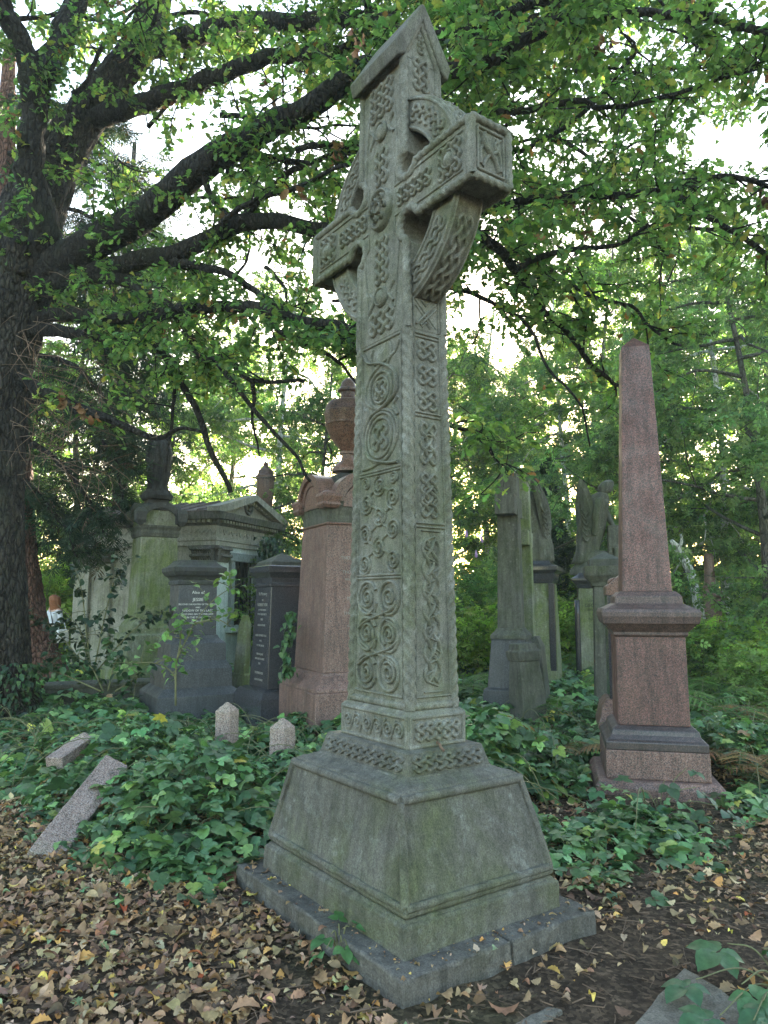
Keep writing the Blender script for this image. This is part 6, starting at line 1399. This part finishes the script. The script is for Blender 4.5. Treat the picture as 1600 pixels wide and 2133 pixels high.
# ---------------------------------------------------------------- the stroller
def person():
    Y = 17.5; x, y = base_xy(116, Y); o = thing('person', 'person with reddish hair in a pale grey jacket, walking beyond the conifer trunk', 'person', (x, y, 0), R(-120))
    # facing local +x
    J = [(0, 0, .92, .125), (0, 0, 1.08, .115), (.01, 0, 1.25, .135), (.01, 0, 1.38, .10), (.015, 0, 1.44, .052), (.03, 0, 1.50, .058), (.05, 0, 1.575, .088), (.055, 0, 1.64, .075),
         (0, .1, .86, .095), (.03, .105, .48, .062), (-.02, .105, .09, .042), (.07, .11, .04, .035), (.15, .11, .03, .026),
         (0, -.1, .86, .095), (-.03, -.105, .48, .062), (-.10, -.105, .10, .042), (-.02, -.11, .04, .035), (.06, -.11, .03, .026),
         (.0, .17, 1.36, .058), (-.01, .22, 1.10, .044), (.17, .14, 1.02, .030), (.24, .11, 1.03, .026),
         (.0, -.17, 1.36, .058), (-.03, -.22, 1.10, .044), (.15, -.15, .99, .030), (.22, -.12, 1.0, .026), (.135, 0, 1.565, .018)]
    Ed = [(0, 1), (1, 2), (2, 3), (3, 4), (4, 5), (5, 6), (6, 7), (0, 8), (8, 9), (9, 10), (10, 11), (11, 12), (0, 13), (13, 14), (14, 15), (15, 16), (16, 17), (3, 18), (18, 19), (19, 20), (20, 21), (3, 22), (22, 23), (23, 24), (24, 25), (6, 26)]
    for s, h, sg in ((21, (.24, .11, 1.03), -1), (25, (.22, -.12, 1.0), 1)):
        for k in range(5):
            a = (-.022 + .014 * k) if k < 4 else .02; L = (.05, .058, .054, .042, .04)[k]; i = len(J)
            dx, dy = (L, sg * .02) if k < 4 else (.025, sg * .035)
            J += [(h[0] + dx * .6, h[1] + dy * .4, h[2] + a, .009), (h[0] + dx, h[1] + dy + sg * .012, h[2] + a - .018, .008)]; Ed += [(s, i), (i, i + 1)]
    skin = m_plain('skin', (.55, .33, .25), .6, .1); skin_body('body', J, Ed, skin, o)
    jk = m_plain('pale_grey_jacket', (.55, .57, .62), .85, .12, 12); tr = m_plain('dark_trousers', (.05, .05, .06), .85)
    g = lambda ids, add: [(*J[i][:3], J[i][3] + add) for i in ids]
    skin_body('jacket', g([0, 1, 2, 3], .022) + g([18, 19, 20, 22, 23, 24], .016), [(0, 1), (1, 2), (2, 3), (3, 4), (4, 5), (5, 6), (3, 7), (7, 8), (8, 9)], jk, o)
    skin_body('trousers', g([0, 8, 9, 10, 13, 14, 15], .015), [(0, 1), (1, 2), (2, 3), (0, 4), (4, 5), (5, 6)], tr, o)
    mb = MB(); robe(mb, [((.0, 0, 1.34), .09, .13), ((.01, .01, 1.5), .115, .145), ((.03, .02, 1.6), .128, .14), ((.045, .01, 1.69), .115, .118), ((.05, 0, 1.745), .04, .04)], 30, 9, .06); mb.build('hair', m_plain('auburn_hair', (.22, .085, .04), .6, .5, 60), o, smooth=True)
    for s in (-1, 1):
        mb = MB(); mb.lathe([(.001, -.009), (.007, -.005), (.009, 0), (.007, .005), (.001, .009)], 8, (.128, s * .03, 1.60)); mb.build('eye', M['iron'], o, smooth=True)
    mb = MB(); mb.tube([(.118, -.022, 1.53), (.128, 0, 1.528), (.118, .022, 1.53)], [.005, .008, .005], 6); mb.build('mouth', m_plain('lips', (.4, .15, .13)), o, smooth=True)
    mb = MB(); mb.tube(smooth_path([(-.1, -.1, 1.0), (-.06, -.16, 1.3), (.02, -.12, 1.42), (.12, .02, 1.3), (.14, .16, 1.0)], 24), .012, 6); mb.build('bag_strap', tr, o, smooth=True)
    bag = thing('shoulder_bag', 'white bag hanging at the side of the person in the grey jacket', 'bag', (x, y, 0), R(-120)); mb = MB(); mb.loft([(.62, .14, .05), (.66, .16, .07), (.90, .15, .06), (.93, .12, .03)], .0, .30); mb.build('bag_body', m_plain('white_canvas', (.7, .7, .68), .9), bag, bevel=.02)
    mb = MB(); mb.tube(smooth_path([(-.1, .3, .92), (-.05, .26, 1.12), (.05, .26, 1.12), (.1, .3, .92)], 16), .012, 6); mb.build('handle', m_plain('white_canvas_strap', (.7, .7, .68), .9), bag, smooth=True)
    ph = thing('camera', 'small black camera held in both hands by the person in the grey jacket', 'camera', (x, y, 0), R(-120)); mb = MB(); mb.box((.285, 0, 1.02), (.03, .075, .045)); mb.build('camera_body', M['iron'], ph, bevel=.008)
    mb = MB(); mb.lathe([(.03, 0), (.03, .05), (.024, .055)], 14); b = mb.build('lens', M['iron'], ph); b.location = (.31, 0, 1.02); b.rotation_euler = (0, PI / 2, 0)
person()
# ================================================================= CAMERA, SKY, SUN
cam = bpy.data.cameras.new('camera'); co = bpy.data.objects.new('camera', cam); COL.objects.link(co)
co.location = (0, 0, H0); co.rotation_euler = (PI / 2 + TH, 0, 0)
cam.sensor_fit = 'HORIZONTAL'; cam.sensor_width = 36; cam.lens = 36 * F / 1600; cam.clip_end = 600; cam.clip_start = .05
SC.camera = co
SUN_EL, SUN_AZ = R(6.5), R(6.7)
w = bpy.data.worlds.new('World'); SC.world = w; w.use_nodes = True
nt = w.node_tree; bg = nt.nodes['Background']
sky = nt.nodes.new('ShaderNodeTexSky'); sky.sky_type = 'NISHITA'; sky.sun_disc = False
sky.sun_elevation = R(15); sky.sun_rotation = SUN_AZ; sky.air_density = 1.0; sky.dust_density = 1.5; sky.ozone_density = 1.0
sky.sun_elevation = SUN_EL
nt.links.new(sky.outputs[0], bg.inputs[0]); bg.inputs[1].default_value = .15
sl = bpy.data.lights.new('sun', 'SUN'); sl.energy = 5.0; sl.angle = R(.5); sl.color = (1, .86, .66)
so = bpy.data.objects.new('sun', sl); COL.objects.link(so)
d = Vector((math.sin(SUN_AZ) * math.cos(SUN_EL), math.cos(SUN_AZ) * math.cos(SUN_EL), math.sin(SUN_EL)))
so.rotation_euler = d.to_track_quat('Z', 'Y').to_euler(); so.location = d * 60
SC.view_settings.view_transform = 'Standard'; SC.view_settings.look = 'None'; SC.view_settings.gamma = 1; SC.view_settings.exposure = 3.4
SC.cycles.max_bounces = 8; SC.cycles.diffuse_bounces = 4; SC.cycles.transparent_max_bounces = 6

hz = MB(); hz.box((0, 2, 10), (66, 66, 11.5)); hm = bpy.data.materials.new('thin_haze'); hm.use_nodes = True; hn = hm.node_tree; hn.nodes.clear()
ho = hn.nodes.new('ShaderNodeOutputMaterial'); hv = hn.nodes.new('ShaderNodeVolumePrincipled'); hv.inputs['Density'].default_value = .0015; hv.inputs['Anisotropy'].default_value = .3; hv.inputs['Color'].default_value = (.92, .95, .93, 1)
hn.links.new(hv.outputs[0], ho.inputs['Volume']); tag(hz.build('haze', hm), kind='stuff')
SC.cycles.volume_bounces = 1

# the low sun itself, seen through a gap in the wood
sm = bpy.data.materials.new('sun_disc'); sm.use_nodes = True; sm.node_tree.nodes.clear(); e_ = sm.node_tree.nodes.new('ShaderNodeEmission'); e_.inputs[0].default_value = (1, .62, .25, 1); e_.inputs[1].default_value = 30
sm.node_tree.links.new(e_.outputs[0], sm.node_tree.nodes.new('ShaderNodeOutputMaterial').inputs[0])
mb = MB(); q = Vector((0, 0, H0)) + Vector((math.sin(SUN_AZ) * math.cos(R(6.06)), math.cos(SUN_AZ) * math.cos(R(6.06)), math.sin(R(6.06)))) * 320
a_ = np.linspace(-PI / 2, PI / 2, 13); mb.lathe([(max(.001, 1.5 * math.cos(a)), 1.5 * math.sin(a)) for a in a_], 20, tuple(q)); tag(mb.build('sun_disc', sm, smooth=True), kind='structure')
